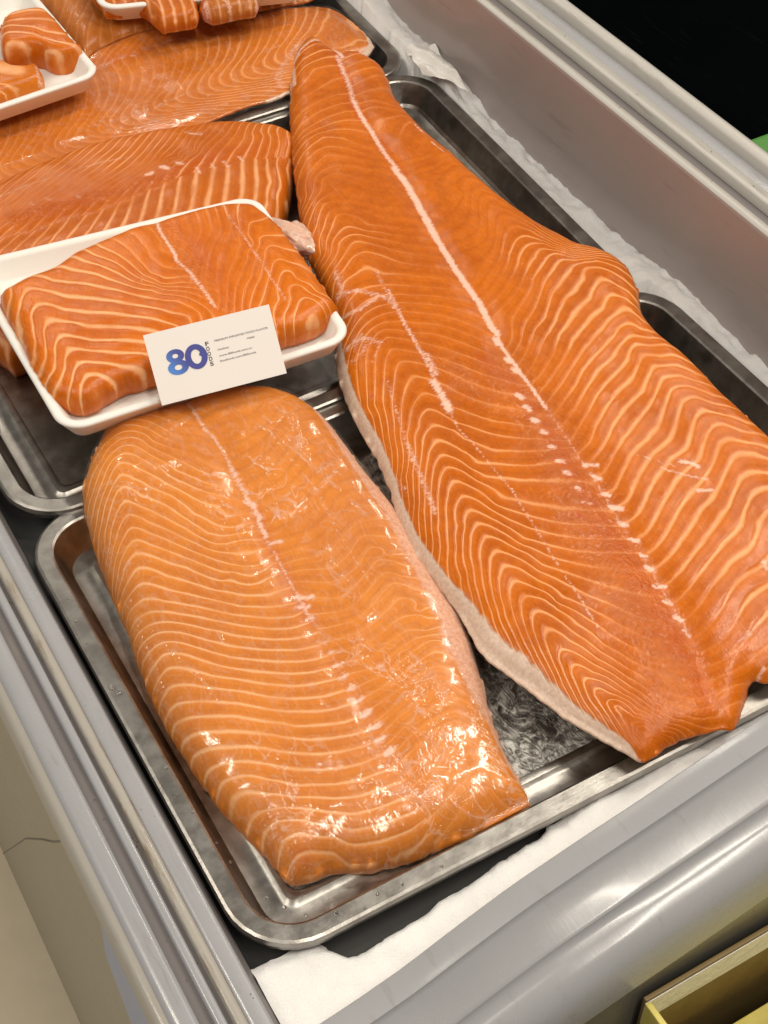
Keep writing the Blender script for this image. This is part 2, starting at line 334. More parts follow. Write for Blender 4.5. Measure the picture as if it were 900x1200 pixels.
FISH = {'open':{'axis':(0,1,0),'ztop':[(0.3,0.02),(0.45,0.026),(0.7,0.03),(1,0.03),(1.2,0.026)],'round':0.015,'edge':0.011,'groove':0.003,'belly':0.003,'bumps':[],'flap':1,'bot':0.008,'outline':[[543.6,1118.3,18,2],[557.5,1140.2,16,4],[575.1,1154.9,16,5],[587,1151.3,18,5],[591.4,1129.1,18,6],[597.4,1115.2,18,2],[607.3,1100.3,20,0],[612.1,1075.2,20,1],[607.3,1052.7,20,1],[596.2,1018.1,20,1],[592.7,982.2,20,2],[592.5,945.6,20,1],[595.1,921.7,20,2],[595,894.2,20,0],[596.1,862.4,20,0],[599,834.6,20,0],[603.2,810.6,20,1],[609.2,787.4,20,0],[615,765.9,20,0],[625.9,752,20,0],[633.2,737.2,22,0],[632.2,716.5,22,0],[624.8,696.4,22,0],[612.9,675.9,22,0],[607.7,660.3,22,0],[605.3,641.3,22,0],[607.9,618.7,22,0],[608.6,594.4,22,0],[607.6,568.6,22,0],[607.7,544.9,22,0],[607.8,519.9,22,0],[605,486.1,20,0],[587.3,445.7,20,0],[562,408.3,20,0],[534.6,381,18,0],[505.6,364.4,16,0],[483.6,357.6,14,0],[472.6,358,14,0],[467.5,362.6,12,0],[460.3,359.4,12,0],[451.6,352.7,12,0],[442.6,346.4,12,0],[434.1,340.7,12,0],[428.3,344.7,12,0],[419.8,346.8,12,0],[406.4,349.6,11,0],[391.1,350.1,11,0],[381,349,11,0],[372.5,349.9,10,2],[369,357.4,9,4],[360.5,375.5,8,6],[353.6,392.1,8,7],[349.2,408.2,8,8],[344.7,424.5,8,10],[338.9,444.2,8,11],[334.6,461.8,8,12],[336.2,476.3,8,10],[339.2,494.3,8,7],[339.5,520.9,8,5],[341.7,559.3,8,5],[347.2,587.8,9,5],[356,615.7,9,4],[362.2,644.5,9,5],[366.9,677.3,9,5],[372.7,706.8,9,5],[381.2,733.9,9,6],[390.4,754.7,10,5],[403.9,778.2,12,2],[413.7,811.3,12,1],[421.7,843.2,12,1],[426.5,868.1,12,1],[447.6,921.8,12,0],[472.1,978.1,12,0],[499.6,1037.4,12,1],[523.7,1083.8,14,2]],'mid':[[586.1,1112.2],[578.1,1087.8],[567.5,1052.5],[557.4,1021.7],[550.9,988.7],[545.6,961.5],[542.3,932.5],[533.6,892.1],[524.1,850],[516.1,813],[510.1,781.4],[504.5,737.8],[496.8,707.8],[490.6,680.6],[486.4,651.4],[481.1,613.9],[479.7,587.4],[474.9,559.8],[471,527.4],[465.7,500.6],[462.1,478.8],[459.5,459.6],[452.7,428],[447.1,403.2],[440,379.5],[431.5,359.5],[426.4,345.3]],'fA':[0,398.7,628.6,1,394.3,612.3,2,391.3,600.6,3,389.7,589.1,4,387.7,574.9,5,384.8,560.7,6,383.5,548.4,7,382.6,536,8,381.6,523.1,9,378.5,508.2,10,377.2,494.7,11,376.2,480.5,12,374.7,466.1,13,372.1,453.7,14,372,439.5,15,371.5,424.8,16,372.1,412.2,17,372,403.1,18,373.8,395,19,376.3,387.3,20,377.1,381.4,21,379.7,373.1,-1,404.3,643.7,-2,409.8,655.2,-3,415.2,670.1,-4,417.2,691.5,-5,416.7,707.7,-6,419,722.8,-7,422.3,737.4,-14,450.6,824.2,-16,460.3,848.6,-18,465.1,878.4,-22,479,928.6,-25,494.5,964.9,-27,504.7,988.4,7,374.4,527.3,7,366.8,515.2,7,360.2,502.7,7,352,478.7,7,346.8,455.7,7,347,430.5,2,382.9,592.2,2,372.9,580.1,2,357.4,554.5,2,342.1,528.8,5,374.8,550.9,5,363.5,533.7,5,353.6,511.4,5,347.6,493.5,5,341.7,476.8,9,369.1,497.5,9,362.1,485.7,9,355.9,470.1,9,352.6,450.5,9,350.1,429.3,9,350.9,418.1,3,379.7,576.1,3,366.9,557.3,3,356.5,538.1,3,345.4,519.7,3,341.6,508.9,4,372.7,549.6,4,361.8,534.7,4,351.7,513.1,4,345.4,500,4,341.4,493.4,6,374.5,539.9,6,364.4,524.8,6,354.5,502.8,6,347.7,481.6,6,342.3,460.1,8,373.4,515.4,
8,365.8,503.5,8,356.7,481.2,8,349.9,452.9,8,348.9,427.3,8,349.1,424.1,10,370.9,488.4,10,363,473.4,10,358.9,460.4,10,355.8,441.1,10,354,421.3,10,349.7,405.2,11,370.6,475.4,11,364.8,463.2,11,360.6,450.5,11,357.6,436.3,11,356.2,421.7,11,353.4,411,11,352.1,399.3,12,370.6,462.4,12,365.2,452.8,12,360.9,438.4,12,359.4,423.5,12,357.1,407.7,12,355.7,397.6,12,355,392.9,13,366.9,444.3,13,363.4,429.7,13,359.8,411.9,13,358.5,397.8,13,358.1,390,14,366.2,427.8,14,363.3,411.2,14,361.4,393.2,14,362.3,382.7,15,367.1,415.4,15,364.1,397.3,15,364.2,382.5,15,364.7,375.2,16,369.4,402.3,16,368.2,385.6,16,367.7,370,16,369.9,363.9,17,371.2,381.3,17,373,357.6,18,373.6,373.1,18,375.5,352.7,0,388.2,616.8,0,374,597.5,0,358,571.9,0,346.2,548.6,-2,396.3,640.7,-2,381.2,621,-2,367.7,601.6,-2,352.9,577.4,-2,343.6,558.2,-5,404.2,691,-5,387.9,665.3,-5,370.8,628.6,-5,356.6,605.2,-5,348.5,585.6,-3,403,661.3,-3,383.4,638.6,-3,363.1,606.1,-3,349.2,577.9,-7,399.3,709.7,-7,379.3,676.8,-7,367.9,643.5,-7,357.7,618.7,-10,371.1,689.5,-10,367.3,671.7,-10,358.9,642.2,-8,389.7,705.1,-8,376,680.8,-8,366.2,646.5,-17,404.7,810.4,-17,413.8,831.7,-27,446.3,921.5,-31,488.5,1008.5,-36,537.7,1103.2,-34,549.7,1092.2,-24,450,911.6,-21,458.1,903,-21,442.6,879.9,-21,426.6,850.2,-14,425.2,808.4,-14,409.9,791.4,-14,393.1,765.8,-17,445.1,851.6,-17,422.2,827.7,-17,404.2,805.3,0,404.5,617.8,0,408.3,607.2,0,412,591.1,0,408.9,590.6,2,400.3,588.8,2,403.7,575.3,2,405.4,554.2,1,408,577.3,4,394.5,560.7,4,398.1,545.4,4,401.1,537.1,5,400.4,518.7,7,388.5,525.3,7,396.8,507.8,7,399.1,494,9,386.6,497.3,9,390.2,483.1,9,391.9,464.1,11,387.7,462.7,11,391.4,447,13,379.3,434.7,13,387,415.6,13,394.6,396.8,13,400.8,376.8,15,378.1,408.8,15,388,387.7,15,393.7,372.8,15,399.5,357.9,17,376.9,389.5,17,383.5,372.9,17,390,356.1,19,380.3,377.3,11,385.7,469.1,11,389.6,443.6,11,396.1,422.5,11,403.6,403.6,11,413.6,388.3,11,419.3,373.4,8,398.7,485.7,8,409.9,457.4,8,425.1,433.2,8,443.5,413.4,13,408.1,366.9,13,416.2,356.6,-1,415.8,627.1,-1,415.2,615,-2,416.6,643.2,-2,418,630.7,-3,420.3,661,-3,423.7,646.9,-4,424.1,679.1,-4,428.6,671.2,-6,428.8,711.2,-6,436.6,699.9,-8.5,441.8,733.3,-8.5,460.8,719.4,-8.5,474.7,696.7,-8.5,491,669.7,-10.5,447.1,758.8,-10.5,464.2,746,-10.5,482,726.1,-10.5,495.4,699.7,-14,457,797.9,-14,477.8,781.5,-14,498.4,765,-19,475.9,858.4,-19,497.5,841.3,-19,514.3,829.7,-22,486.7,898.8,-22,504.6,881,-22,524.1,873.2,-27,525.3,960.9,-27,535.6,949.8,-32,548.7,1041.8,-32,560.3,1039.5,-3.3,428.2,654.2,-3.3,437.8,635.5,-3.3,446.5,621.5,-3.3,455.3,615.3,-3.3,479.7,587.4,2,423.4,540.4,2,437.8,526.6,2,452.5,518.3,2,466.6,510.5,0,421.9,585.1,0,440.1,570.8,0,460,564.2,0,474.5,567.5,-0.7,416.7,607.4,-0.7,425.1,590.2,-0.7,446,579.7,5.3,401.5,515.4,5.3,411.2,502.2,5.3,422.9,490.2,5.3,438.5,479.4,5.3,458.3,470.8,1,421.8,569.1,1,435.5,558.7,1,448.4,552.3,1,473,537.1,19,372.6,349.5,23,380.1,362.4,23,378.5,343.3,25,381.7,354.2,26,384.4,350.2,21,384.8,363.1,21,392.1,348.5,19,384.5,368.7,19,398,352.1],'fB':[5,458.1,458.4,5,467.1,458.2,5,477.6,461.2,5,
489.1,467.2,5,499.7,472,5,511.8,478.5,5,519,483.2,5,530.2,486.1,5,544,494.3,5,560.6,505.9,5,568.4,511,5,574.2,511.3,5,583.3,506.4,5,586.5,496.6,5,458.2,458.7,6,456.8,444.1,6,462.5,443,6,474.8,446.4,6,488.5,453,6,501.4,458.5,6,513.4,464.7,6,525.5,471.1,6,535.4,474.5,6,546.6,484,6,559.3,492.9,6,568.3,494.9,6,577.9,486.3,6,456.9,444.3,7,453.3,430.5,7,459,429.5,7,471.7,433.4,7,482.3,438.3,7,490.8,442.7,7,503.1,447.3,7,512.5,452.6,7,532.6,457.7,7,543,468.3,7,555.6,477,7,565.7,478.2,8,451,416.6,8,454.7,415,8,466.6,417.9,8,480.8,425.4,8,495.6,431.3,8,506,437.7,8,521,439,8,528.8,442,8,543.2,455.3,8,554.4,460.1,9,450.8,401.3,9,461.1,402.2,9,478.4,409.5,9,495.1,419.8,9,509.1,424.2,9,522.2,425.3,9,536.4,431.9,9,555.8,442.3,10,448.4,389.6,10,460.8,389.2,10,475.9,395.7,10,489.1,403.8,10,500.4,409.3,10,515.7,411,10,537.2,411.5,11,442.3,381.7,11,454.2,376.7,11,471.3,381.6,11,484.4,387.5,11,501.3,393.6,11,523.5,395.3,12,442,370.6,12,453.8,367.8,12,472.6,370.7,12,487.7,372.9,12,503.7,375.8,13,438.5,360.5,13,455.4,360.8,13,470.7,363.4,14,433.7,351.6,14,446.5,352.7,4,460.9,470.2,4,470.8,470.1,4,482.8,474.9,4,493.3,481.9,4,504,489.1,4,516.2,495.7,4,526.2,499.3,4,543.8,507.9,4,554.1,514,4,567.1,525.7,4,577,526.4,4,584.1,516.6,4,593.1,504.6,3,463,484.7,3,473.6,483.1,3,485.7,490.3,3,496.4,497.5,3,508.5,504.2,3,517.7,510.5,3,534.7,517.3,3,546.9,520.1,3,561.9,533.3,3,573.8,541.3,3,559.3,532.3,3,576.5,542.3,3,583.8,539.6,3,590.8,524.9,3,604.2,517,2,465.8,499.1,2,480.7,499.9,2,493.4,510.1,2,508,520.1,2,515.5,522.9,2,530.6,531,2,544.9,532.8,2,555.3,541.5,2,561.9,547.6,2,548.8,535.5,2,566.5,552.4,2,580.6,559.6,2,588.5,545.5,2,596.5,531.8,1,468.6,513.8,1,481.5,512.8,1,494.2,523.1,1,507.7,531.7,1,522.7,539.8,1,540.8,546.8,1,539.5,545.1,1,559.2,561.2,1,569.3,570.6,1,584.1,571.4,1,588.7,560.2,1,600.6,548.3,0,469.7,527.5,0,480.2,525.4,0,492.5,535.4,0,507.2,545.8,0,526.4,552,0,540,559.2,0,528.9,555.4,0,545.9,563.3,0,563.2,578.8,0,570,585.3,0,580.9,584.6,0,586.3,581.6,0,592.9,565.5,-1,473.9,542.1,-1,483,541.7,-1,496.9,551.3,-1,509.4,558.7,-1,524.8,567.2,-1,509.4,561.1,-1,528.6,570,-1,548.4,579.1,-1,564.6,590.7,-1,572.8,599.1,-1,579.7,595.5,-1,586.5,594.4,-1,596.1,579.3,-2,478.5,555,-2,491.7,559,-2,505.3,568,-2,509.7,572.8,-2,531,585.8,-2,552.4,592,-2,567.4,604.6,-2,575,613.5,-2,582.6,606.9,-2,592.2,604.3,-2,596.2,589.4,-3,479.4,566.4,-3,489.2,568,-3,501.1,579.9,-3,519,592.2,-3,537.5,602.4,-3,555.1,608.5,-3,575.8,627.6,-3,585.4,615.8,-3,594.5,615,-3,600,604.1,-4,502,591.5,-4,521.3,605.9,-4,541.4,615.6,-4,563.3,624.9,-4,578,638.4,-4,586.3,630,-4,597.4,626.4,-4,603.1,618,-5,499.2,600.5,-5,518.5,615,-5,535.8,626.3,-5,556.3,633.8,-5,573.1,643.7,-5,585.2,650.9,-5,589.9,637.5,-6,513,620.4,-6,526.2,631.3,-6,546.6,641.5,-6,568.9,651.3,-6,593.2,663.2,-6,590.1,648.3,-6,596.5,643.4,-7,527.4,641.1,-7,546.5,652.2,-7,567.5,662.9,-7,587.6,671.7,-7,600,682,-7,603,673.6,-7,598.2,656.4,-8,542.2,662.5,-8,561.9,674,-8,580.5,681,-8,601,698.7,-8,604.1,680.7,-8,604.1,666.7,-9,557.6,684.6,-9,579.1,695.8,-9,
601.6,716.2,-9,606.9,698.5,-9,610.6,680.9,-10,575,709.6,-10,589,717,-10,598.3,730.1,-10,613.3,712.9,-10,617.3,695.8,-10,513.9,668.1,-10,529.5,677.3,-10,544.7,691.2,-10,561.8,704.9,-9,500,643.2,-9,518.9,656.1,-9,533.7,672.3,-9,556.1,688.1,-8,504.6,637.8,-8,519.1,645.4,-8,539.4,663.9,-8,563.3,676.1,-11,519.6,685.2,-11,536.2,692.9,-11,557.6,715.9,-11,585.7,730.8,-11,612.4,734.3,-11,621,712.2,-12,536.1,707,-12,557.7,727.6,-12,575.5,739.2,-12,590.6,746.6,-12,603.8,739.5,-13,544.7,725.6,-13,554.9,738,-13,572.7,749.8,-13,588.6,755.4,-13,602.5,743.3,-14,543.2,735.3,-14,554.9,747,-14,571.3,756.7,-14,585.8,767.8,-14,593,753,-14,608.7,740.6,-15,546.9,751.3,-15,558.1,763.7,-15,580.7,773.7,-16,546.2,760.8,-16,554.4,771.9,-16,579.4,787,-16,586.7,773.6,-17,544.1,768.1,-17,559.8,787.8,-17,582.8,801.3,-17,588.6,788.6,-17,592.6,764.2,-17,602.4,749,-18,544.8,777,-18,563,802.1,-18,581.6,818.3,-19,550.5,792.7,-19,567,819.4,-19,581.1,835.1,-19,587.8,818.4,-19,593.2,789.4,-20,550.9,802.1,-20,569.5,837.8,-20,582.2,849.7,-21,556.3,821.7,-21,568.9,848.2,-21,583.4,864.7,-21,592,846.9,-21,600.2,820.9,-21,604.1,792.7,-21,609,758.4,-22,560.3,842.7,-22,576.3,871.6,-23,563.6,857.8,-23,580.6,893.7,-25,597.7,852.4,-25,601.8,820.6,-25,608.8,787.7,-28,565.9,923,-28,584.2,960.8,-33,584.7,1005.8,-33,598.9,1038,-14,495.6,688.3,-14,503,717.5,-19,513.3,764,-19,518.5,791.3,-24,533,860.9,-24,542,896.6,-30,552,963.9,-30,564.4,1000.5],'amp':[(377.7,351.8,10.4,0.05),(374.8,359,8,0.3),(565.3,1017.3,44,0.45),(545.6,923.8,32,0.1),(532.1,832.9,36,0.08),(520.6,763.5,32,0.12),(485.5,807.6,28,0.3),(465.9,724.3,32,0.35),(515.2,718.9,24,0.3),(510.8,655.2,17.6,0.3),(472.3,597.7,24,0.3),(475.6,540.8,22.4,0.35),(464.5,477.4,24,0.3),(450,421.8,28,0.25),(440.1,383,28,0.2),(438.8,489.2,24,0.45),(426.5,417.3,24,0.4),(453.2,656.6,28,0.5),(441.7,594.4,32,0.6),(606.5,1013.1,32,0.15),(587.1,842.7,24,0.25),(582.1,914.9,24,0.15),(495,935.7,22.4,0.3),(538.8,1047.3,22.4,0.3),(495.6,893.3,20,0.15),(378.6,559.1,48,1),(361.2,470.5,48,1.1),(515.4,480.8,56,1.1),(577.5,663.2,40,1.1),(567,762.1,17.6,0.9),(444.8,364.6,24,0.45),(457.2,825.1,24,0.7)],'white':[(3.64,0.6,[[582,1103.2],[576.6,1085.1],[568.3,1055.5],[557.5,1028.1]]),(2.84,0.75,[[557.5,1028.1],[550.2,999.6],[547,975.7],[541,944.6],[537.3,915.3]]),(3.59,0.9,[[535.9,918.5],[533.7,892.2],[524.1,850.1],[517.3,818.8]]),(3.05,0.9,[[517.3,818.8],[510.2,781.5],[506,754.8],[504.1,734.7],[496.4,705.9],[496,697.1]]),(1.41,0.85,[[494,693.9],[490.7,680.7],[489.5,666.4],[487.5,650.9],[485.5,633.5],[482.7,613]]),(3.25,0.8,[[491.2,693.1],[490.4,686.1]]),(2.58,0.8,[[487.1,671.8],[486.8,667.9]]),(3.21,0.8,[[486,659.9],[486.2,655.7]]),(3.17,0.9,[[472.1,633.3],[473,630.2]]),(3.15,0.9,[[470.7,621.2],[471,617.3]]),(3.13,0.9,[[467.6,606.9],[468.9,604.5]]),(3.12,0.8,[[466.7,593.8],[468,591.5]]),(2.48,0.8,[[463.3,579.4],[465.6,577.5]]),(2.46,0.8,[[460.1,565.3],[462.9,563.2]]),(2.45,0.8,[[458.2,554.4],[460.4,551.5]]),(2.43,0.7,[[456.7,538.1],[457.8,535.8]]),(1.81,0.6,[[453,525.8],[458.4,521.7]]),
(1.95,0.6,[[450.6,780.2],[442.8,747.6],[438.3,718.7],[433.3,694.4],[429.3,675.9]]),(3.8,0.75,[[426.9,674.3],[425.3,661],[422.4,644.7]]),(3.22,0.55,[[438,702.3],[432.7,679.1]]),(0.78,0.6,[[422.4,644.7],[417.9,624.9],[418.7,606.2],[417.8,578.8],[417.9,557.9],[410.4,506],[405.5,467.9],[401.1,435.7]]),(2.66,0.4,[[455,807.8],[448,775.8],[446.4,763.9]]),(4.64,0.5,[[418.5,796.2],[434,790.4],[445.5,771.5],[445,757.7]]),(3.3,0.55,[[406,773.4],[419,770.3],[437.3,776.5]]),(5.2,0.5,[[391.9,741],[407.5,743.1],[413.2,734.1]]),(3.33,0.5,[[427.5,822.1],[420.7,800.1],[414.5,795.7]]),(3.88,0.4,[[388.2,725.2],[399.6,729.2],[411.2,740.8]]),(1.94,0.4,[[418.4,733.1],[406.2,721.8],[399.5,715]]),(1.88,0.45,[[399.5,693.8],[391.1,668.4],[383.5,643.4],[374.1,615.8]]),(3.05,0.5,[[380.3,630.9],[374,606.6],[369,586.9],[364,567.6]]),(3.65,0.35,[[358.9,612.8],[358.1,596.5]]),(1.84,0.8,[[474.6,555.4],[481.8,549.8]]),(1.83,0.9,[[474.6,543.4],[476.6,538.2]]),(1.82,0.9,[[470.1,528],[473.9,523.7]]),(2.11,0.95,[[468.3,515.7],[473.3,510.3]]),(1.79,0.9,[[465.2,500.9],[468.5,497]]),(1.78,0.9,[[462.7,486.1],[466.5,481.9]]),(1.76,0.8,[[461.2,471],[463.1,468.1]]),(2.33,0.9,[[457.5,461.5],[460.2,456.8]]),(1.74,0.9,[[452.8,446.1],[458.7,442.3]]),(1.43,0.9,[[450.3,432.9],[453.5,429.9]]),(1.14,0.9,[[449.2,420.7],[451.4,414.9]]),(0.85,0.8,[[447.5,409.7],[447.5,404.5]]),(0.6,0.55,[[482.7,613],[479.7,587.4],[474.6,555.4],[471.1,527.5],[465.7,500.6],[462.2,478.8],[458.3,457.9],[453.5,429.1],[448.1,401.9]]),(1.99,0.25,[[558,760.7],[551.3,733.9],[547.8,710],[543.3,689.7],[540.7,676.8]]),(2.46,0.8,[[533.1,525.1],[539.8,519.7],[540.9,515.4]]),(1.82,0.8,[[525.9,498.1],[536.1,493.6]]),(2.92,0.6,[[526.8,428.9],[524.7,422]]),(2.82,0.55,[[472.4,384.7],[480.4,386.3]]),(1.83,0.9,[[526.8,1082.1],[543.6,1118.5],[555.9,1129.6],[570.1,1136],[587.4,1141.7],[588.1,1119.4],[585,1097.1]]),(1.09,0.6,[[604.8,1048.3],[598.1,1025.9]]),(1.07,0.7,[[584.5,967],[583.8,951.5]]),(1.06,0.6,[[582.1,935.9],[583.8,917.7]]),(1.65,0.6,[[463,358.4],[473.6,362.9]]),(0.8,0.6,[[509.6,544],[519.1,532.5],[526.4,523.1]]),(1.1,0.7,[[517.7,525.9],[526.6,513.9],[540.1,503.1]])],'red':[(3.62,0.55,[[585.3,1114.2],[577.4,1089.9],[567.5,1052.5],[552.4,1018.8],[548.8,997]]),(4.93,0.3,[[549.5,974.3],[536.7,908.6]]),(7.57,0.35,[[472.3,597.7],[459.8,538.5],[454,481.9],[444.7,423.8],[435,385],[426.6,361.6]]),(7.67,0.35,[[473,676.4],[476.4,625.4]]),(9.25,0.3,[[451.8,507.5],[441.8,447.1],[432.8,399.5]]),(5.75,0.4,[[553,1026.1],[550,1014.6]]),(5.08,0.4,[[480.4,653.7],[474.1,616.5]]),(2.25,0.5,[[472.4,384.7],[475.9,385.7]]),(0.72,2.2,[[443.5,518.1],[443.5,517.2]]),(0.64,1.8,[[531.8,634.6],[531.9,633.5]]),(0.59,1.5,[[498.5,471.8],[498.6,471]]),(0.51,2.2,[[383.1,685.9],[383.1,684.8]]),(0.56,1.5,[[558.6,894.2],[558.6,892.8]])],'tex':[(21.44,1,[[479.6,663.8],[467.6,580.5],[449.9,500],[434.4,428],[421.9,376.7]]),(10.2,0.6,[[446.2,692],[449.6,628.5]]),(11.5,0.8,[[436.5,524.7],[428.3,446.6],[417.3,379.1]])]},'wrapped':{'axis':(0,1,0),'ztop':[(0.34,0.012),(0.42,0.018),
(0.55,0.022),(0.68,0.034),(0.76,0.036),(0.8,0.032)],'round':0.03,'edge':0.024,'groove':0.003,'belly':0.004,'bumps':[],'flap':0,'bot':None,'outline':[[175.2,717.3,4,0],[170,706.1,0,0],[164.8,684.3,-4,0],[160.6,657.5,-8,1],[157.5,632.6,-12,1],[155.2,603.8,-14,1],[150.4,572.8,-16,0],[147.5,539.7,-16,0],[146.9,506.6,-16,0],[149.1,474.8,-16,0],[152.6,447.3,-16,0],[157.9,424.1,-14,0],[161.4,403.7,-12,0],[165.9,391.2,-10,0],[177,388.5,-10,0],[185.9,387.8,-10,0],[197.4,383.6,-8,0],[210.5,377.3,-6,0],[230,372.3,-4,0],[251.3,370.2,-4,0],[271.8,366.2,-4,0],[294,364.5,-4,0],[305.7,365.1,-4,0],[309.6,370.1,-4,3],[310.9,381.3,-2,5],[313.3,399,0,5],[317.3,417.7,2,6],[323.8,437.6,4,12],[334.1,465.9,8,20],[343.4,495.9,8,20],[347.8,534.5,8,18],[352.9,581.7,10,16],[351.6,614,12,14],[350,640.9,14,11],[350.1,671.6,16,9],[348.1,699.5,18,7],[341.5,719.4,20,5],[329.1,735.4,22,3],[313.5,744.9,24,0],[290.7,753.8,24,0],[269,758.3,22,0],[245.4,757.9,20,0],[226.6,761.3,16,0],[208.6,758.4,12,0],[196.6,745.9,10,0],[185.2,732.6,8,0]],'mid':[[267.7,761.8],[263.5,729.5],[264.1,712.8],[265.6,699.6],[263.4,668.5],[260.6,640.9],[260,621],[256.9,598.9],[254.7,570.8],[254.6,550.7],[253.4,533.6],[252.7,514.4],[250.3,493.6],[250.9,475.3],[250,454.8],[248.6,435.1],[246.5,414.5],[247.1,395.1],[247.3,378.1],[241.1,358.7]],'fA':[0,252.7,514.4,0,241.2,513.2,0,225.4,519.7,0,164.3,571.7,0,178.5,560.7,0,187.9,550.1,0,199.4,537.7,0,215.3,525.6,0,232.1,515.5,1,252.1,504.4,1,239.3,504.1,1,165,563.6,1,177.4,552.4,1,188.3,538.7,1,195.9,530.6,1,211.7,518.5,1,228.2,508,2,250.4,493.6,2,234.7,495.4,2,155.6,553.9,2,163.1,556.3,2,171.5,549.2,2,181.1,535.7,2,194.4,521.5,2,207.8,510.8,2,224.2,500.4,3,249.7,486,3,237.4,486.9,3,150.3,543.7,3,154.7,545.7,3,160.2,547.3,3,169.9,536.5,3,178.9,525.2,3,193.5,513.9,3,219.9,492.1,4,250.9,475.3,4,231.8,476.5,4,150.3,532.2,4,156.3,536.1,4,175,516.8,4,195.4,500.3,4,215.6,484,5,250,465.3,5,233,465.4,5,215.8,473.5,5,149,522.1,5,153,523.2,5,160.2,516.3,5,181.3,500.7,5,196.4,488.3,5,211.5,476.1,6,250,454.8,6,233.9,453.8,6,216.1,460.5,6,149.6,513.8,6,156,507.9,6,166.5,499.4,6,179.6,491.3,6,193.2,479.1,6,206.3,466.2,7,249.9,444.5,7,235.4,443.8,7,214.1,451.5,7,149.2,499.9,7,154.6,496.2,7,167.2,486.2,7,181.2,477.6,7,193.5,468.7,7,202.9,459.7,8,248.6,435.1,8,230.7,435.3,8,209.4,442.6,8,149.2,488.5,8,154.7,484.7,8,168.2,474,8,184.9,462.8,8,198.3,450.8,9,247.7,425.5,9,229.1,424.7,9,207.8,432,9,148.3,472.8,9,153.5,473.9,9,164.5,466.7,9,176.3,456.6,9,193.4,441.4,10,246.5,414.5,10,226.4,415,10,208.8,421,10,146.4,454.7,10,155.9,461.5,10,165.8,455.3,10,175.9,444.9,10,187.9,430.8,11,247.6,405.7,11,228.4,406.1,11,210.5,411.4,11,146.6,442,11,157.6,450.8,11,165.2,446,11,183.3,427.3,11,197.5,418,11,209.9,410.3,12,247.1,395.1,12,151.2,423.9,12,162.4,432.7,12,171.7,426.3,12,185.8,416.5,12,197.2,407.3,12,208.6,400.5,12,207.8,401.6,12,225.4,396,13,153.6,407.3,13,162.3,422.3,13,171.2,420.1,13,189.7,403.7,13,206.9,392.6,13,203.5,393.9,13,221,388.2,13,240,385,13,250.5,387.3,14,162.8,402.6,14,167,409.9,
